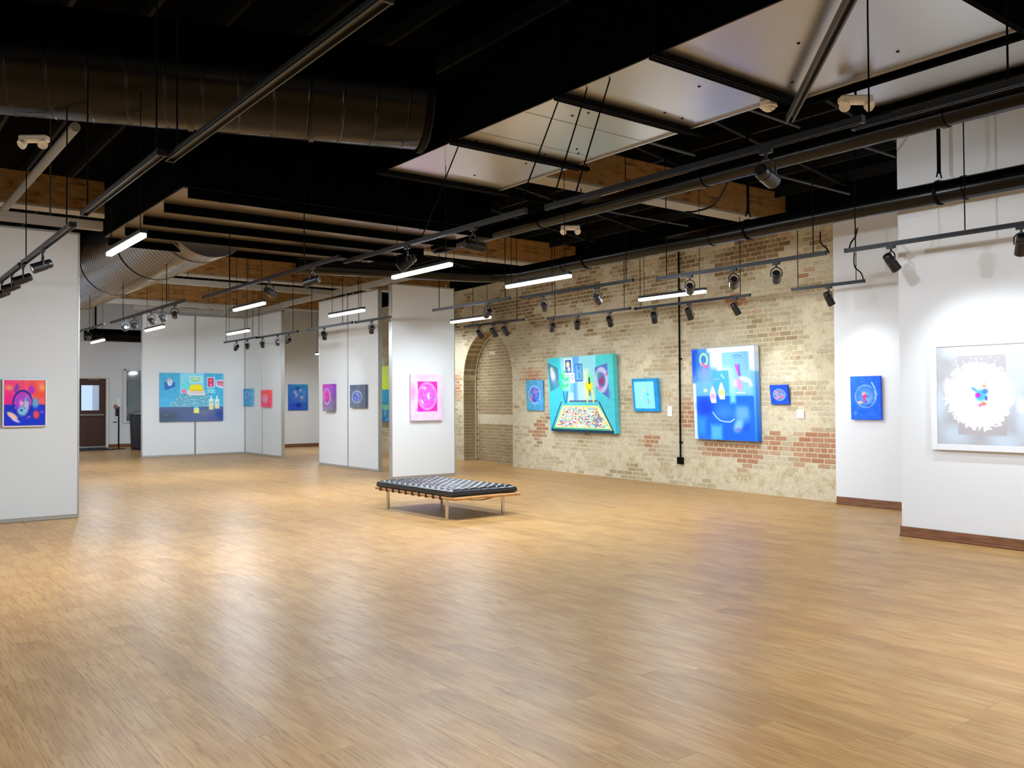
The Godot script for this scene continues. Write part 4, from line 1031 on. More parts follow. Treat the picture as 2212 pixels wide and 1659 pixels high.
# ------------------------------------------------------------------ daybed
func build_bench() -> void:
	var t := thing("daybed", "black tufted leather daybed with a wooden frame and steel legs", "daybed", "", Vector3(-10.03, 0, -6.53))
	t.rotation.y = deg_to_rad(1.2)
	var hx := 0.92; var hz := 0.5
	# cushion: a rounded slab with a grid of quilted squares on top
	var nx := 234; var nz := 126
	var st := S()
	var pts := []
	for j in nz + 1:
		for i in nx + 1:
			var fx := float(i) / nx; var fz := float(j) / nz
			var gx := absf(sin(fx * PI * 13.0)); var gz := absf(sin(fz * PI * 7.0))
			var e := minf(minf(fx, 1 - fx) * 2 * hx, minf(fz, 1 - fz) * 2 * hz)
			var edge := 1.0 - pow(clampf(1.0 - e / 0.03, 0, 1), 2.0)
			var tuft := 0.02 * (pow(gx, 0.45) * pow(gz, 0.45)) * clampf(e / 0.05, 0, 1)
			pts.append(Vector3((fx - 0.5) * 2 * hx, 0.368 + tuft - 0.022 * (1.0 - edge), (fz - 0.5) * 2 * hz))
	var nr := []
	for j in nz + 1:
		for i in nx + 1:
			var a: Vector3 = pts[j * (nx + 1) + mini(i + 1, nx)] - pts[j * (nx + 1) + maxi(i - 1, 0)]
			var b: Vector3 = pts[mini(j + 1, nz) * (nx + 1) + i] - pts[maxi(j - 1, 0) * (nx + 1) + i]
			nr.append(b.cross(a).normalized())
	for j in nz:
		for i in nx:
			var q := [j * (nx + 1) + i, j * (nx + 1) + i + 1, (j + 1) * (nx + 1) + i + 1, (j + 1) * (nx + 1) + i]
			tri(st, pts[q[0]], pts[q[1]], pts[q[2]], nr[q[0]], nr[q[1]], nr[q[2]])
			tri(st, pts[q[0]], pts[q[2]], pts[q[3]], nr[q[0]], nr[q[2]], nr[q[3]])
	# sides: a rounded profile swept round the outline
	var prof := [[0.0, 0.353], [0.012, 0.345], [0.018, 0.33], [0.018, 0.31], [0.01, 0.296], [-0.02, 0.288]]
	var corners := [Vector2(hx, hz), Vector2(-hx, hz), Vector2(-hx, -hz), Vector2(hx, -hz)]
	for k in 4:
		var a: Vector2 = corners[k]; var b: Vector2 = corners[(k + 1) % 4]
		var n := Vector2(b.y - a.y, a.x - b.x).normalized()
		if n.dot(a) < 0: n = -n
		for i in prof.size() - 1:
			var p0: Array = prof[i]; var p1: Array = prof[i + 1]
			var ax: Vector2 = a + a.sign() * p0[0]; var bx: Vector2 = b + b.sign() * p0[0]
			var ay: Vector2 = a + a.sign() * p1[0]; var by: Vector2 = b + b.sign() * p1[0]
			var sl := Vector2(p1[0] - p0[0], p1[1] - p0[1]).normalized()
			var nn := Vector3(n.x * -sl.y, sl.x, n.y * -sl.y).normalized()
			quad(st, Vector3(ax.x, p0[1], ax.y), Vector3(bx.x, p0[1], bx.y), Vector3(by.x, p1[1], by.y), Vector3(ay.x, p1[1], ay.y), nn)
	quad(st, Vector3(-hx, 0.288, -hz), Vector3(hx, 0.288, -hz), Vector3(hx, 0.288, hz), Vector3(-hx, 0.288, hz), Vector3.DOWN)
	var cushion := part(t, "cushion", st.commit(), M.leather)
	var pi := S()
	var o := []
	for k in 5: o.append(Vector3(corners[k % 4].x * 1.008, 0.354, corners[k % 4].y * 1.014))
	for k in 4: rod(pi, o[k], o[k + 1], 0.006, 6)
	part(cushion, "piping", pi.commit(), M.leather)
	# wooden frame
	for s in [-1.0, 1.0]:
		part(t, "long_rail", boxm(Vector3(0.02, 0.27, s * (hz + 0.005)), Vector3(1.92, 0.034, 0.05), Basis.IDENTITY, 0.008), M.oak)
		part(t, "cross_rail", boxm(Vector3(0.02 + s * 0.955, 0.27, 0), Vector3(0.05, 0.034, 2 * hz + 0.06), Basis.IDENTITY, 0.008), M.oak)
	for i in 10:
		var x := -0.8 + i * 0.165
		var ss := S()
		box(ss, Vector3(x, 0.282, 0), Vector3(0.04, 0.004, 2 * hz + 0.06))
		for s in [-1.0, 1.0]:
			box(ss, Vector3(x, 0.268, s * (hz + 0.034)), Vector3(0.04, 0.046, 0.005))
			box(ss, Vector3(x, 0.248, s * (hz + 0.01)), Vector3(0.04, 0.004, 0.05))
		part(t, "strap", ss.commit(), M.strap)
	var sag := S()
	var cp := curve([Vector3(0.93, 0.268, 0.42), Vector3(0.93, 0.235, 0.2), Vector3(0.93, 0.228, 0.05), Vector3(0.93, 0.245, -0.1), Vector3(0.93, 0.268, -0.2)], 6)
	for i in cp.size() - 1: box(sag, (cp[i] + cp[i + 1]) / 2, Vector3(0.04, 0.004, cp[i].distance_to(cp[i + 1]) * 1.05), Basis(Vector3.RIGHT, Vector3.UP, Vector3.BACK) * Basis(Vector3.RIGHT, atan2(cp[i + 1].y - cp[i].y, cp[i].z - cp[i + 1].z)))
	part(t, "loose_strap", sag.commit(), M.strap)
	for s in [[-0.7, 0.47], [0.79, 0.5], [0.74, -0.43], [-0.7, -0.43]]:
		var ls := S()
		lathe(ls, Vector3(s[0], 0, s[1]), Vector3.UP, [[0.0, 0.0], [0.0, 0.021], [0.004, 0.022], [0.255, 0.022], [0.256, 0.0]], 14)
		part(t, "leg", ls.commit(), M.chrome)

# ------------------------------------------------------------------ entrance corner
func build_entrance() -> void:
	var d := struct("door_1", "dark brown wooden door with a glass upper half and push bar")
	var x := -31.34
	var zl := -6.04; var zr := -6.985
	var st := S()
	box(st, Vector3(x, 0.62, (zl + zr) / 2), Vector3(0.05, 1.24, zl - zr), Basis.IDENTITY, 0.003)
	box(st, Vector3(x, 2.18, (zl + zr) / 2), Vector3(0.05, 0.22, zl - zr), Basis.IDENTITY, 0.003)
	for z in [zl - 0.1, zr + 0.1]: box(st, Vector3(x, 1.655, z), Vector3(0.05, 0.83, 0.2), Basis.IDENTITY, 0.003)
	var leaf := part(d, "leaf", st.commit(), M.doorwood)
	part(leaf, "pane", boxm(Vector3(x, 1.655, (zl + zr) / 2), Vector3(0.012, 0.84, zl - zr - 0.38)), M.glass)
	part(leaf, "push_bar", boxm(Vector3(x + 0.07, 1.09, (zl + zr) / 2), Vector3(0.05, 0.06, zl - zr - 0.14), Basis.IDENTITY, 0.01), M.conduit)
	part(leaf, "kick_sweep", boxm(Vector3(x + 0.03, 0.03, (zl + zr) / 2), Vector3(0.01, 0.05, zl - zr), Basis.IDENTITY, 0.002), M.alu)
	part(d, "closer", boxm(Vector3(x + 0.08, 2.33, -6.63), Vector3(0.07, 0.07, 0.36), Basis.IDENTITY, 0.008), M.plastic)
	part(d, "closer_arm", boxm(Vector3(x + 0.06, 2.26, -6.6), Vector3(0.03, 0.02, 0.34), Basis.IDENTITY, 0.003), M.alu)
	var fr := S()
	box(fr, Vector3(-31.29, 2.32, (zl + zr) / 2), Vector3(0.06, 0.06, zl - zr + 0.14), Basis.IDENTITY, 0.004)
	for z in [zl + 0.04, zr - 0.04]: box(fr, Vector3(-31.29, 1.16, z), Vector3(0.06, 2.3, 0.07), Basis.IDENTITY, 0.004)
	part(d, "frame", fr.commit(), M.plastic)
	# office window beside the door: a lit inner room with a dark board and papers
	var w := struct("window_1", "white framed inner window beside the counter")
	var wf := S()
	box(wf, Vector3(-31.28, 2.6, -8.05), Vector3(0.06, 0.07, 1.0), Basis.IDENTITY, 0.004)
	box(wf, Vector3(-31.28, 0.84, -8.05), Vector3(0.08, 0.05, 1.0), Basis.IDENTITY, 0.004)
	for z in [-7.58, -8.52]: box(wf, Vector3(-31.28, 1.72, z), Vector3(0.06, 1.8, 0.07), Basis.IDENTITY, 0.004)
	part(w, "frame", wf.commit(), M.white)
	part(w, "pane", boxm(Vector3(-31.42, 1.72, -8.05), Vector3(0.008, 1.74, 0.92)), M.glass)
	var room := struct("wall_office", "office walls seen through the inner window")
	part(room, "back_wall", boxlh(Vector3(-33.6, 0, -9.5), Vector3(-33.5, 3.2, -7.1)), M.white)
	part(room, "side_wall", boxlh(Vector3(-33.6, 0, -9.6), Vector3(-31.6, 3.2, -9.5)), M.white)
	part(room, "side_wall", boxlh(Vector3(-33.6, 0, -7.1), Vector3(-31.6, 3.2, -7.05)), M.white)
	part(room, "office_ceiling", boxlh(Vector3(-33.6, 3.2, -9.6), Vector3(-31.6, 3.25, -7.05)), M.white)
	part(room, "office_floor", boxlh(Vector3(-33.6, -0.05, -9.6), Vector3(-31.6, 0, -7.05)), M.dark)
	var bd := thing("display_board", "dark display board with a green print in the office window", "board", "", Vector3(-32.2, 0.86, -8.2))
	var bb := part(bd, "board", boxm(Vector3(0, 0.7, 0), Vector3(0.03, 1.4, 1.2)), mat("3a2c28", 0.6))
	part(bb, "print", boxm(Vector3(0.02, 0.85, 0.1), Vector3(0.01, 1.0, 0.42)), mat("4f7f76", 0.6))
	part(bb, "sheet", boxm(Vector3(0.022, 0.32, 0.32), Vector3(0.01, 0.34, 0.36)), mat("9c8a76", 0.7))
	part(bd, "stand", boxlh(Vector3(-0.02, -0.86, -0.5), Vector3(0.02, 0.0, 0.5)), mat("3a2c28", 0.6))
	# street windows to the side of the door, hidden from the camera by the near partition; their daylight reaches the floor and duct
	var w2 := struct("window_2", "tall street windows letting daylight in beside the door")
	var sf := S()
	for z in [-5.46, -3.93, -2.4, -0.94]: box(sf, Vector3(-31.4, 1.8, z), Vector3(0.1, 2.4, 0.08), Basis.IDENTITY, 0.004)
	for y in [0.63, 2.97]: box(sf, Vector3(-31.4, y, -3.2), Vector3(0.1, 0.08, 4.6), Basis.IDENTITY, 0.004)
	part(w2, "frame", sf.commit(), M.dark)
	for z in [-4.7, -3.17, -1.67]: part(w2, "pane", boxm(Vector3(-31.42, 1.8, z), Vector3(0.008, 2.3, 1.44)), M.glass)
	var mt := thing("door_mat", "dark mat on the floor in front of the wooden door", "mat", "", Vector3(-30.35, 0, -6.2))
	part(mt, "pile", boxm(Vector3(0, 0.006, 0), Vector3(1.7, 0.01, 1.3), Basis.IDENTITY, 0.004), mat("1b1c22", 0.95))
	part(mt, "border", boxm(Vector3(0, 0.003, 0), Vector3(1.8, 0.006, 1.4), Basis.IDENTITY, 0.002), M.dark)
	# hand sanitiser stand
	var s := thing("sanitizer_stand", "slim black stand with a dispenser and a white sign", "stand", "", Vector3(-30.0, 0, -7.08))
	part(s, "foot", boxm(Vector3(0, 0.008, 0), Vector3(0.34, 0.014, 0.34), Basis.IDENTITY, 0.004), M.black)
	part(s, "post", rodm(Vector3(0, 0.014, 0), Vector3(0, 1.36, 0), 0.022, 10), M.black)
	var ds := part(s, "dispenser", boxm(Vector3(0.05, 1.18, 0.06), Vector3(0.1, 0.26, 0.1), Basis.IDENTITY, 0.02), M.head)
	part(s, "drip_tray", boxm(Vector3(0.05, 0.86, 0.13), Vector3(0.12, 0.03, 0.1), Basis.IDENTITY, 0.008), M.black)
	part(ds, "nozzle", boxm(Vector3(0.06, 1.04, 0.06), Vector3(0.05, 0.05, 0.05), Basis.IDENTITY, 0.01), M.paper)
	part(s, "sign", boxm(Vector3(0.02, 1.5, 0), Vector3(0.01, 0.26, 0.09), Basis.IDENTITY, 0.003), M.paper)
	var hd := thing("picture_card", "small brown card clipped on the dispenser stand", "card", "", Vector3(-29.98, 1.36, -6.98))
	part(hd, "card", boxm(Vector3.ZERO, Vector3(0.012, 0.12, 0.12), Basis.IDENTITY, 0.003), mat("8a6a58", 0.7))
	# counter
	var k := thing("reception_counter", "black curved reception counter beside the partition", "counter", "", Vector3(-29.3, 0, -8.12))
	var cs := S()
	lathe(cs, Vector3.ZERO, Vector3.UP, [[0.0, 0.0], [0.0, 0.8], [0.06, 0.82], [1.08, 0.86], [1.09, 0.86], [1.09, 0.0]], 32)
	part(k, "body", cs.commit(), M.dark)
	var ct := S()
	lathe(ct, Vector3(0, 1.09, 0), Vector3.UP, [[0.0, 0.0], [0.0, 0.9], [0.03, 0.9], [0.034, 0.89], [0.034, 0.0]], 32)
	part(k, "top", ct.commit(), M.dark)
	for q in [[0.28, 0.5, 12.0], [0.05, 0.6, -20.0], [0.5, 0.25, 35.0]]:
		var lf := thing("leaflet", "white leaflet lying on the black counter", "leaflet", "leaflets on the counter", Vector3(-29.3 + q[0], 1.126 + (q[2] + 20.0) * 0.0003, -8.12 + q[1]))
		lf.rotation.y = deg_to_rad(q[2])
		part(lf, "sheet", boxm(Vector3(0, 0.006, 0), Vector3(0.22, 0.012, 0.3)), M.paper)

# ------------------------------------------------------------------ ducts and pipes
func ribbed(st: SurfaceTool, a: Vector3, b: Vector3, r: float, step: float, bump: float, wide: float, segs := 36) -> void:
	var l := a.distance_to(b)
	var prof := [[0.0, r * 0.2], [0.001, r]]
	var t := step * 0.5
	while t < l - step * 0.4:
		prof.append([t - wide, r]); prof.append([t - wide * 0.4, r + bump]); prof.append([t + wide * 0.4, r + bump]); prof.append([t + wide, r])
		t += step
	prof.append([l - 0.001, r]); prof.append([l, r * 0.2])
	lathe(st, a, b - a, prof, segs)
func ring(st: SurfaceTool, p: Vector3, d: Vector3, r: float, w: float, h: float) -> void:
	lathe(st, p - d.normalized() * w / 2, d, [[0.0, r], [0.002, r + h], [w - 0.002, r + h], [w, r]], 36)
func strut(parent: Node3D, called: String, a: Vector3, b: Vector3, s := 0.05, m: Material = null) -> void:
	var d := b - a
	var f := Basis(d.normalized(), Vector3.UP, d.normalized().cross(Vector3.UP))
	var st := S()
	var l := d.length()
	box(st, f * Vector3(l / 2, s * 0.4, 0) + a, Vector3(l, s * 0.2, s), f)
	for q in [-1.0, 1.0]:
		box(st, f * Vector3(l / 2, -s * 0.08, q * s * 0.45) + a, Vector3(l, s * 0.8, s * 0.12), f)
		box(st, f * Vector3(l / 2, -s * 0.45, q * s * 0.36) + a, Vector3(l, s * 0.1, s * 0.2), f)
	part(parent, called, st.commit(), m if m else M.black)
func build_ducts() -> void:
	# long rectangular duct on trapeze struts
	var t := thing("sheet_metal_duct", "long rectangular sheet metal duct hung on black struts", "duct")
	var edges := [-8.3, -6.92, -5.38, -4.32, -2.5]
	for i in 4:
		var zr := -6.17 if i < 3 else -6.3
		part(t, "bottom_panel", boxlh(Vector3(edges[i] + 0.004, 4.0, zr), Vector3(edges[i + 1] - 0.004, 4.012, -4.68), 0.002), M.sheet)
		part(t, "casing", boxlh(Vector3(maxf(edges[i] + 0.004, -7.96), 4.013, zr + 0.004), Vector3(edges[i + 1] - 0.004, 4.6, -4.684)), M.matte)
		part(t, "seam_lip", boxm(Vector3((edges[i] + edges[i + 1]) / 2, 3.996, zr - 0.012), Vector3(edges[i + 1] - edges[i] - 0.02, 0.03, 0.024), Basis.IDENTITY, 0.003), M.sheet)
	for x in [-8.32, -6.92, -5.38, -4.32]:
		part(t, "flange", boxlh(Vector3(x - 0.03, 3.945, -6.24 if x > -8.0 else -6.9), Vector3(x + 0.01, 3.998, -4.6), 0.003), M.matte)
		strut(t, "strut", Vector3(x + 0.036, 3.966, -6.34), Vector3(x + 0.036, 3.966, -4.55), 0.042)
		for z in ([-6.31, -4.6] if x > -8.0 else [-4.6]): part(t, "threaded_rod", rodm(Vector3(x + 0.036, 3.93, z), Vector3(x + 0.036, top_of(z), z), 0.006, 6), M.black)
	rng.seed = 91
	for i in 16: part(t, "screw", boxm(Vector3(rng.randf_range(-8.0, -2.6), 3.997, rng.randf_range(-6.1, -4.75)), Vector3(0.02, 0.008, 0.02), Basis.IDENTITY, 0.003), M.black)
	for x in [-6.6, -5.9]: part(t, "crease", boxlh(Vector3(x - 0.004, 3.996, -6.15), Vector3(x + 0.004, 4.0, -4.7)), M.sheet)
	# widening beyond the long duct, along the white wall
	var u := thing("plenum_duct", "pale sheet metal plenum with lengthwise black flanges near the white wall", "duct")
	for r in [[-4.0, -7.05, -6.42], [-4.0, -7.9, -7.1]]:
		part(u, "bottom_panel", boxlh(Vector3(r[0], 4.0, r[1]), Vector3(3.0, 4.012, r[2]), 0.002), M.sheet)
		part(u, "casing", boxlh(Vector3(r[0], 4.013, r[1]), Vector3(3.0, 4.6, r[2])), M.matte)
	for z in [-6.385, -7.075]: part(u, "flange", boxlh(Vector3(-4.6 if z > -6.6 else -4.05, 3.945, z - 0.025), Vector3(3.0, 4.6, z + 0.025), 0.003), M.matte)
	part(t, "end_plate", boxlh(Vector3(-2.49, 3.9, -6.3), Vector3(-2.44, 4.6, -4.0), 0.003), M.matte)
	# wide plenum with cross flanges over the middle of the gallery
	var v := thing("wide_plenum", "wide black plenum box with brown reflecting bottom panels and cross flanges", "duct")
	part(v, "casing", boxlh(Vector3(-13.1, 3.822, -7.0), Vector3(-9.55, 4.6, -2.9)), M.matte)
	for i in 4:
		var x0 := -9.55 - i * 0.88
		part(v, "bottom_panel", boxlh(Vector3(x0 - 0.875, 3.8, -6.95), Vector3(x0 - 0.005, 3.82, -2.9), 0.002), M.bronze)
		part(v, "flange", boxlh(Vector3(x0 - 0.02, 3.7, -7.0), Vector3(x0 + 0.02, 3.81, -2.95), 0.003), M.matte)
		for z in [-6.5, -3.3]: part(v, "threaded_rod", rodm(Vector3(x0, 3.69, z), Vector3(x0, top_of(z), z), 0.006, 6), M.black)
	part(v, "flange", boxlh(Vector3(-13.11, 3.7, -7.0), Vector3(-13.07, 3.81, -2.95), 0.003), M.matte)
	# big black spiral duct coming in from the side to the rectangular duct
	var w := thing("spiral_duct", "large black round spiral duct crossing to the rectangular duct", "duct")
	var p1 := Vector3(-7.43, 4.5, -4.63); var p0 := Vector3(-9.6, 4.5, 1.6)
	var ss := S()
	ribbed(ss, p0, p1, 0.48, 0.31, 0.006, 0.012)
	var ws := part(w, "shell", ss.commit(), M.duct)
	for q in [0.12, 0.36, 0.665, 0.83]:
		var rs := S()
		ring(rs, p0.lerp(p1, q), p1 - p0, 0.482, 0.05, 0.014)
		part(ws, "coupling", rs.commit(), M.duct)
	var cs := S()
	ring(cs, p1 - (p1 - p0).normalized() * 0.05, p1 - p0, 0.48, 0.06, 0.03)
	part(w, "collar", cs.commit(), M.black)
	for q in [0.3, 0.72]:
		var c := p0.lerp(p1, q)
		for s in [-0.5, 0.5]: part(w, "hanger_rod", rodm(c + Vector3(s, 0, 0), Vector3(c.x + s, top_of(c.z), c.z), 0.006, 6), M.black)
	# ribbed silver duct running away to the far end
	var y := thing("ribbed_duct", "shiny ribbed silver round duct leading to the far door", "duct")
	var a := Vector3(-31.2, 4.25, -4.26); var b := Vector3(-12.75, 4.25, -4.26)
	var ys := S()
	ribbed(ys, a, b, 0.64, 0.15, 0.007, 0.014, 40)
	var yh := part(y, "shell", ys.commit(), M.silver)
	for x in [-21.5, -18.3, -15.6, -13.3]:
		var rs := S()
		ring(rs, Vector3(x, 4.25, -4.26), Vector3.RIGHT, 0.645, 0.04, 0.012)
		part(yh, "coupling", rs.commit(), M.blackgloss)
	part(y, "end_transition", boxlh(Vector3(-13.0, 3.86, -4.9), Vector3(-12.72, 4.6, -3.6), 0.01), M.railw)
	# black pipe along the brick wall with its bend
	var z := thing("black_pipe", "long black duct pipe running high along the brick wall", "pipe")
	var pts := curve([Vector3(4, 3.53, -8.62), Vector3(-5, 3.53, -8.62), Vector3(-10.9, 3.53, -8.62)], 6)
	for q in [[-11.25, -8.58], [-11.45, -8.42], [-11.58, -8.15]]: pts.append(Vector3(q[0], 3.53, q[1]))
	for q in [[-11.85, -7.2], [-12.1, -6.3], [-12.3, -5.4]]: pts.append(Vector3(q[0], 3.53, q[1]))
	var zs := part(z, "shell", tubem(pts, 0.112, 28), M.duct)
	for x in [-4.0, -7.1, -9.9, -11.0]:
		var rs := S()
		ring(rs, Vector3(x, 3.53, -8.62), Vector3.RIGHT, 0.115, 0.035, 0.006)
		part(zs, "coupling", rs.commit(), M.duct)
	for x in [-4.25, -6.55, -9.4]:
		part(z, "strap_hanger", boxm(Vector3(x, (3.72 + top_of(-8.62)) / 2, -8.62), Vector3(0.035, top_of(-8.62) - 3.72, 0.012)), M.black)
		var hs := S()
		ring(hs, Vector3(x, 3.53, -8.62), Vector3.RIGHT, 0.117, 0.035, 0.006)
		for s in [-1.0, 1.0]: rod(hs, Vector3(x, 3.68, -8.62 + s * 0.05), Vector3(x, 3.8, -8.62), 0.008, 6)
		part(z, "hanger_loop", hs.commit(), M.black)
	var zz := thing("sprinkler_main", "black pipe between the sheet metal duct and the brick wall pipe", "pipe")
	part(zz, "shell", tubem([Vector3(4, 3.9, -7.42), Vector3(-5, 3.9, -7.42), Vector3(-11.6, 3.9, -7.42)], 0.1, 24), M.duct)
	for x in [-3.6, -6.2, -9.0]:
		var rs := S()
		ring(rs, Vector3(x, 3.9, -7.42), Vector3.RIGHT, 0.1, 0.05, 0.012)
		part(zz, "coupling", rs.commit(), M.duct)
	for x in [-5.2, -8.2]: part(zz, "hanger_rod", rodm(Vector3(x, 4.0, -7.42), Vector3(x, top_of(-7.42), -7.42), 0.008, 6), M.black)
	var fp := thing("entrance_pipe", "thick black pipe across the far end above the counter", "pipe")
	part(fp, "shell", tubem([Vector3(-29.6, 3.62, -6.0), Vector3(-29.6, 3.62, -12.0)], 0.2, 24), M.duct)
	part(fp, "hanger", boxlh(Vector3(-29.625, 3.8, -6.325), Vector3(-29.575, top_of(-6.3), -6.275)), M.black)
	# thin conduits
	var list := [[1271, 449, 1486, 488, 4.15, "thin grey conduit crossing below the joists above the brick wall pipe", 0.014], [1395, 305, 1500, 335, 4.05, "thin grey conduit crossing beside the golden timber beam", 0.016], [1617, 236, 1727, 275, 4.05, "thin grey conduit near the round smoke detector", 0.013], [1688, 381, 1835, 419, 4.05, "thin grey conduit crossing above the brick wall pipe by the white wall", 0.016], [1857, 314, 1934, 339, 4.15, "short grey conduit running to the top of the white wall", 0.014]]
	for e in list:
		var cd := thing("conduit", e[5], "conduit")
		part(cd, "pipe", rodm(at_h(e[0], e[1], e[4]), at_h(e[2], e[3], e[4]), e[6], 8), M.steelgrey)
	var dp := thing("conduit", "pale grey pole under the roof beside the pink and blue painting's panel", "conduit")
	part(dp, "pipe", rodm(at_h(4, 458, 4.05), at_h(163, 274, 4.05), 0.045, 12), M.conduit)
	var dg := thing("diagonal_strut", "slotted metal strut set diagonally under the sheet metal duct", "strut")
	strut(dg, "channel", at_h(1706, 257, 3.86), at_h(1842, -12, 3.86), 0.06, M.steelgrey)
	var cb := thing("cable", "black cable drooping from the pipe across the golden timber beam", "cable")
	part(cb, "cord", tubem(curve([at_h(1578, 382, 3.95), at_h(1545, 440, 3.95), at_h(1505, 456, 3.95), at_h(1480, 458, 3.95)], 6), 0.012, 6), M.black)

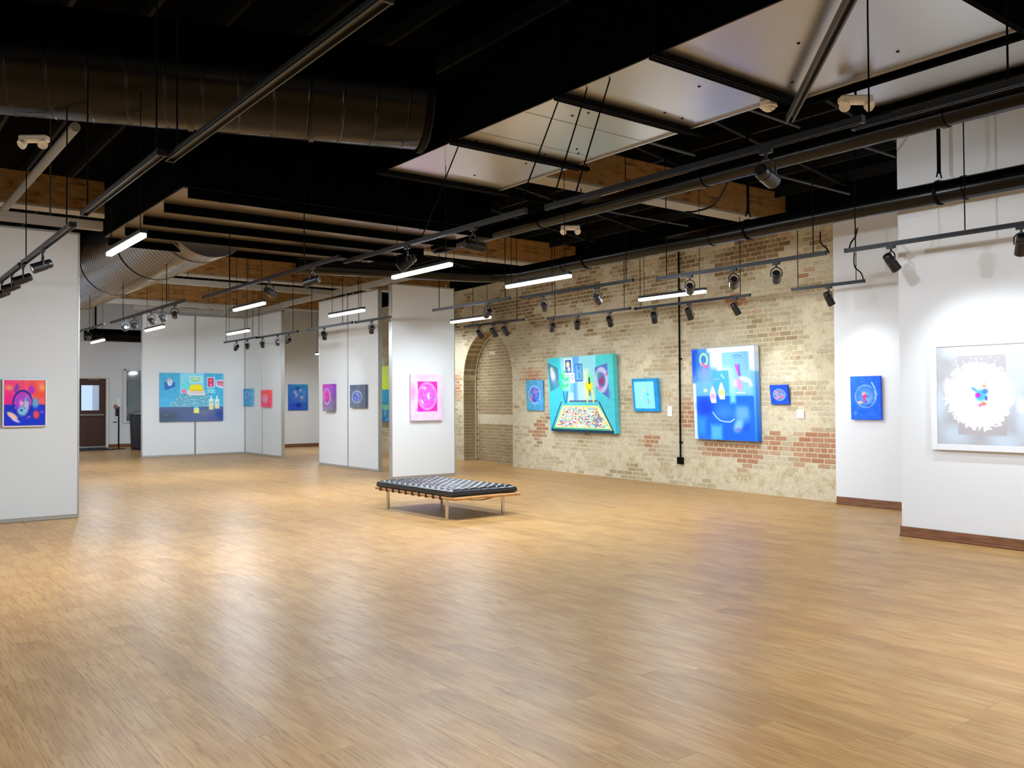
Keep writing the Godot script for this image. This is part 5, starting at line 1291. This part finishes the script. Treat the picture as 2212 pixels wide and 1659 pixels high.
# ------------------------------------------------------------------ tracks and lamps
func xs(px: float, py: float, h: float) -> float:
	return at_h(px, py, h).x
func build_tracks() -> void:
	var H := 3.0
	# [label, px, py, px, py, z, hanger places]
	var rows := [
		["black lighting track over the large white burst painting", 1831, 543, 2212, 483, -8.13, [0.06, 0.7]],
		["black lighting track in front of the blue bottles painting, nearer the room", 1425, 603, 1792, 549, -8.08, [0.06, 0.94]],
		["black lighting track in front of the confetti carpet painting, nearer the room", 1127, 643, 1366, 606, -7.92, [0.3, 0.95]],
		["black lighting track close above the blue bottles painting", 1368, 667, 1621, 638, -10.45, [0.05, 0.93]],
		["black lighting track close above the confetti carpet painting", 1178, 688, 1362, 667, -10.35, [0.1, 0.94]],
		["short black lighting track above the bright blue painting of the recessed wall", 1713, 626, 1869, 608, -10.42, [0.08, 0.9]],
		["black lighting track beside the pink circle painting's panel", 928, 670, 1104, 645, -7.82, [0.08, 0.95]],
		["black lighting track across the brick arch", 984, 705, 1138, 691, -10.1, [0.15, 0.9]],
		["black lighting track before the magenta painting", 660, 712, 763, 697, -7.75, [0.1, 0.8]],
		["black lighting track before the dark blue and grey painting", 771, 697, 842, 685, -7.8, [0.1]],
		["black lighting track before the small red painting", 557, 730, 640, 716, -7.77, [0.05, 0.9]],
		["black lighting track before the yellow sofa painting's corner", 485, 740, 552, 729, -7.7, [0.05, 0.9]],
		["long black lighting track beside the wide plenum", 427, 642, 747, 558, -4.12, [0.25, 0.8]],
		["black lighting track passing below the wide plenum's end", 749, 566, 1138, 457, -4.3, [0.5, 0.97]],
		["black lighting track beneath the rectangular duct's screws", 1186, 449, 1853, 257, -4.36, [0.02, 0.12]],
		["black lighting track over the counter and sofa painting", 235, 697, 405, 650, -4.02, [0.2, 0.8]],
		["black lighting track at the far end by the entrance", 150, 722, 226, 700, -3.98, [0.6]],
		["black lighting track beyond the rectangular duct beside the white wall", 1845, 275, 2212, 168, -4.9, [0.1, 0.9]],
		["pale edged lighting track across the black spiral duct", 182, 461, 351, 331, -1.52, [0.05, 0.95]],
		["long lighting track under the black spiral duct's couplings", 368, 343, 846, 0, -1.6, [0.05]],
		["lighting track in front of the pink and blue painting's panel", 47, 567, 165, 487, -1.54, [0.05, 0.9]],
		["lighting track in line beyond the pink and blue painting's spots", -60, 660, 40, 572, -1.54, [0.5]]]
	for r in rows:
		var h: float = H
		if r[5] < -4.5 and r[5] > -5.0: h = 1.5 + 1.5 * 4.9 / absf(at_h(r[1], r[2], H).z)
		track(r[0], xs(r[1], r[2], h), xs(r[3], r[4], h), r[5], h, r[6], 0.055 if r[5] > -2.0 else 0.036)
	# power cords at track ends
	var c1 := thing("power_cord", "black cord curling down to the track over the bright blue painting", "cord")
	part(c1, "cord", tubem(curve([at_z(1845, 545, -10.42), at_z(1846, 575, -10.42), at_z(1860, 590, -10.42), at_z(1866, 607, -10.42)], 6), 0.008, 6), M.black)
	var c2 := thing("power_cord", "black cord curling down to the track of the blue bottles painting", "cord")
	part(c2, "cord", tubem(curve([at_z(1772, 500, -8.08), at_z(1773, 524, -8.08), at_z(1785, 536, -8.08), at_z(1791, 547, -8.08)], 6), 0.008, 6), M.black)
	var c3 := thing("power_cord", "black cord curling down to the track over the white burst painting", "cord")
	part(c3, "cord", tubem(curve([at_z(1852, 492, -8.13), at_z(1848, 510, -8.13), at_z(1838, 525, -8.13), at_z(1834, 540, -8.13)], 6), 0.008, 6), M.black)
	# heads: [px, py of the head, z, target, energy, label, group]
	var burst := Vector3(-4.1, 1.55, -9.15); var bott := bw(2.1, 1.6); var room := bw(5.9, 1.6)
	var heads := [
		[1925, 562, -8.13, Vector3(-4.0, 1.45, -9.15), 0.6, "black spotlight over the large white burst painting", ""],
		[1490, 612, -8.08, bott + Vector3(-0.6, 0.1, 0), 0.7, "black spotlight on the outer brick track next to the glowing pendant", ""],
		[1585, 605, -8.08, bott, 0.8, "middle black spotlight on the outer track before the blue bottles painting", ""],
		[1677, 590, -8.08, bw(1.0, 1.6), 0.8, "silver lit spotlight on the outer track next to the white recessed wall", ""],
		[1175, 655, -7.92, bw(6.6, 1.4), 0.8, "spotlight pointing sideways on the outer track before the confetti carpet painting", ""],
		[1290, 643, -7.92, bw(4.0, 1.5), 0.8, "spotlight on the outer track aimed at the aqua bordered painting", ""],
		[1790, 640, -10.42, Vector3(-6.4, 1.5, -11.22), 0.34, "lit spotlight over the bright blue painting of the recessed wall", ""],
		[1413, 683, -10.45, bw(3.6, 1.4), 0.42, "small black spotlight on the inner track by the black conduit", ""],
		[1488, 675, -10.45, bw(2.2, 1.4), 0.42, "small black spotlight on the inner track above the blue bottles painting", ""],
		[1588, 660, -10.45, bw(0.9, 1.5), 0.6, "lit spotlight on the inner track above the smallest blue canvas", ""],
		[1193, 705, -10.35, bw(7.4, 1.5), 0.42, "inner track spotlight above the small blue canvas with the pink orb", ""],
		[1247, 697, -10.35, bw(6.2, 1.5), 0.42, "middle inner track spotlight above the confetti carpet painting", ""],
		[1317, 690, -10.35, bw(4.6, 1.5), 0.42, "inner track spotlight above the edge of the confetti carpet painting beside aqua", ""],
		[1054, 668, -7.82, Vector3(-14.55, 1.4, -9.05), 0.3, "black spotlight aimed at the pink circle painting", ""],
		[1036, 718, -10.1, bw(8.0, 1.4), 0.6, "black spotlight hanging before the brick arch", ""],
		[1066, 716, -10.1, bw(6.9, 0.9), 0.5, "lit middle spotlight on the track across the brick arch", ""],
		[1091, 711, -10.1, bw(6.6, 1.0), 0.5, "lit end spotlight on the arch track beside the small blue canvas", ""],
		[803, 703, -7.8, Vector3(-16.9, 1.5, -8.97), 0.42, "lit spotlight before the dark blue and grey painting", ""],
		[700, 708, -7.75, Vector3(-18.2, 1.4, -8.97), 0.42, "black spotlight before the magenta painting", ""],
		[567, 741, -7.77, Vector3(-22.8, 1.5, -9.26), 0.6, "black spotlight on the red painting's track end by the corner", ""],
		[600, 735, -7.77, Vector3(-22.2, 1.5, -9.26), 0.5, "pale lit spotlight in the middle of the small red painting's track", ""],
		[623, 732, -7.77, Vector3(-24.75, 1.5, -8.2), 0.8, "spotlight on the red painting's track end by the magenta painting", ""],
		[511, 747, -7.7, Vector3(-24.75, 1.4, -7.9), 0.8, "small black spotlight aimed at the yellow sofa painting from its corner track", ""],
		[534, 743, -7.7, Vector3(-24.3, 1.5, -9.26), 0.6, "small black spotlight aimed at the light blue painting in the corner", ""],
		[1655, 372, -4.36, Vector3(-4.3, 2.1, -9.15), 2.1, "large looking black spotlight under the rectangular duct", ""],
		[1022, 527, -4.3, Vector3(-5.6, 2.3, -10.5), 1.8, "black spotlight on the plenum track beside the black wall pipe's bend", ""],
		[880, 565, -4.3, Vector3(-9.0, 0.0, -1.5), 0.7, "black spotlight on the plenum track above the pendant of the pink panel", ""],
		[675, 602, -4.12, Vector3(-12.5, 1.8, -1.7), 2.2, "black spotlight on the long track aimed at the pink and blue painting", ""],
		[582, 628, -4.12, Vector3(-14.55, 1.7, -9.0), 0.3, "black spotlight on the long track nearer the yellow sofa painting", ""],
		[378, 676, -4.02, Vector3(-24.75, 1.6, -7.3), 1.0, "spotlight at the track end in the cluster over the sofa painting", ""],
		[352, 686, -4.02, Vector3(-24.75, 1.6, -7.6), 1.0, "middle spotlight in the cluster of three over the sofa painting", ""],
		[328, 693, -4.02, Vector3(-24.75, 1.6, -8.2), 1.0, "spotlight in the sofa painting cluster closest to the counter", ""],
		[290, 702, -4.02, Vector3(-31.3, 1.6, -7.6), 1.6, "black spotlight over the way to the counter, nearer the sofa painting", ""],
		[271, 707, -4.02, Vector3(-31.3, 1.4, -6.8), 1.6, "black spotlight over the way to the counter, nearer the door", ""],
		[190, 728, -3.98, Vector3(-31.3, 2.2, -8.0), 1.4, "black spotlight by the far entrance lamp", ""],
		[92, 560, -1.54, Vector3(-9.6, 1.2, 2.2), 0.7, "bright spotlight at the track end in front of the pink and blue painting's panel", ""],
		[50, 592, -1.54, Vector3(-11.2, 1.2, 2.2), 0.7, "second bright spotlight from the end of the pink and blue panel's track", ""],
		[25, 606, -1.54, Vector3(-11.9, 1.2, 2.2), 0.7, "third bright spotlight from the end of the pink and blue panel's track", ""],
		[4, 622, -1.54, Vector3(-12.2, 1.2, 2.2), 0.7, "fourth bright spotlight from the end of the pink and blue panel's track", ""]]
	for e in heads:
		var h := H - 0.016
		var p := at_z(e[0], e[1], e[2])
		head(e[5], e[6], Vector3(p.x, h, e[2]), e[3], e[4], 46.0 if e[0] > 1780 else 34.0)
	# off to the side of the frame: the next heads of the same tracks
	head("black spotlight further along the track over the white burst painting", "spots along the white wall", Vector3(-2.6, 2.984, -8.13), Vector3(-2.6, 1.5, -9.15), 0.5, 46.0)
	head("black spotlight further along the track over the white burst painting", "spots along the white wall", Vector3(-3.3, 2.984, -8.13), Vector3(-3.9, 1.5, -9.15), 0.45, 46.0)
	# linear pendants
	var leds := [
		[228, 552, 318, 512, "glowing linear pendant beside the ribbed silver duct"],
		[845, 602, 979, 574, "glowing linear pendant in front of the pink circle painting's panel"],
		[1091, 622, 1236, 599, "glowing linear pendant under the bend of the black wall pipe"],
		[1377, 650, 1528, 632, "glowing linear pendant before the black conduit on the brick"],
		[982, 698, 1052, 687, "glowing linear pendant before the brick arch"],
		[710, 684, 788, 673, "glowing linear pendant before the magenta painting's panel"],
		[502, 673, 576, 656, "glowing linear pendant by the corner of the sofa painting's partition"],
		[314, 718, 355, 705, "glowing linear pendant above the sofa painting's panel edge"],
		[489, 726, 541, 713, "small looking linear pendant in the partition corner by the light blue painting"],
		[195, 743, 228, 734, "farthest linear pendant before the entrance door"]]
	for e in leds:
		var h := 2.92
		var a := at_h(e[0], e[1], h); var b := at_h(e[2], e[3], h)
		var c := (a + b) / 2
		pendant(e[4], c.x - 0.61, c.x + 0.61, c.z, h)
	# the same pendants go on in side rows outside the frame; the later groups are added fill lamps
	for x in [-8.4, -13.4, -18.4, -23.4]:
		for z in [1.6, 4.6]:
			pendant("glowing linear pendant in the rows beyond the near partition panels", x - 0.61, x + 0.61, z, 2.92, "pendants of the side rows")
	for q in [[-1.2, -6.9], [-1.2, -5.2], [3.6, -6.9], [-1.9, -0.6], [-3.4, 4.0]]: pendant("unseen linear pendant added to brighten the near floor and white wall", q[0] - 0.61, q[0] + 0.61, q[1], 2.92, "added pendants around the viewing place")  # added out of view to lift the near floor and the right wall
	for q in [[-28.6, -3.4], [-28.4, 0.4]]: pendant("unseen linear pendant added to brighten the entrance wall", q[0] - 0.61, q[0] + 0.61, q[1], 2.92, "added pendants by the street windows")  # unseen fill lamps, added because the door wall came out dim
	for q in [[-24.2, -11.5], [-18.2, -11.2], [-28.7, -10.6]]: pendant("unseen linear pendant added to brighten the alcove and far wall", q[0] - 0.61, q[0] + 0.61, q[1], 2.92, "added pendants behind the partitions")  # added behind the panels, out of sight, to raise light in alcove and entrance

# ------------------------------------------------------------------ small ceiling things
func build_small() -> void:
	var sd := thing("smoke_detector", "round cream smoke detector under the end of the sheet metal duct", "detector", "", at_h(1660, 226, 3.97))
	var st := S()
	lathe(st, Vector3.ZERO, Vector3.DOWN, [[0.0, 0.0], [0.0, 0.07], [0.018, 0.074], [0.022, 0.06], [0.04, 0.052], [0.045, 0.034], [0.055, 0.03], [0.058, 0.0]], 20)
	part(sd, "body", st.commit(), M.plastic)
	part(sd, "mount", boxm(Vector3(0, 0.014, 0), Vector3(0.1, 0.03, 0.1), Basis.IDENTITY, 0.004), M.plastic)
	for e in [[74, 300, 3.95, "cream twin emergency light above the pale pole", 4.5], [1232, 492, 3.85, "cream twin emergency light hanging before the joists over the brick wall", 4.6], [1848, 216, 3.88, "cream twin emergency light beside the pale plenum", 4.5]]:
		var p := at_h(e[0], e[1], e[2])
		var t := thing("emergency_light", e[3], "emergency light", "", p)
		t.rotation.y = 0.9
		part(t, "housing", boxm(Vector3(0, 0.0, 0), Vector3(0.26, 0.06, 0.09), Basis.IDENTITY, 0.012), M.plastic)
		for s in [-1.0, 1.0]:
			var ls := S()
			var d := Vector3(s * 0.4, -0.6, 0.7).normalized()
			lathe(ls, Vector3(s * 0.09, -0.05, 0.02), d, [[-0.03, 0.0], [-0.03, 0.02], [0.0, 0.038], [0.03, 0.044], [0.03, 0.036], [0.02, 0.0]], 14)
			part(t, "lamp_head", ls.commit(), M.plastic)
		part(t, "stem", rodm(Vector3(0, 0.03, 0), Vector3(0, e[4] + 0.2 - p.y, 0), 0.01, 6), M.black)
	for e in [[600, 436, 3.7, "small grey sprinkler head under the wide plenum", 0], [912, 487, 3.7, "small grey sprinkler head near the pink end of the wide plenum", 0]]:
		var p := at_x(e[0], e[1], -9.62) - Vector3(0, 0.03, 0)
		var t := thing("fire_sprinkler", e[3], "sprinkler", "", p)
		var ss := S()
		lathe(ss, Vector3(0, 0.1, 0), Vector3.DOWN, [[0.0, 0.02], [0.05, 0.02], [0.06, 0.035], [0.09, 0.03], [0.1, 0.012], [0.12, 0.01], [0.122, 0.04], [0.126, 0.04], [0.128, 0.0]], 12)
		part(t, "body", ss.commit(), M.steelgrey)
		part(t, "drop_pipe", rodm(Vector3(0, 0.09, 0), Vector3(0, top_for(p.x, p.z) - p.y, 0), 0.013, 8), M.steelgrey)
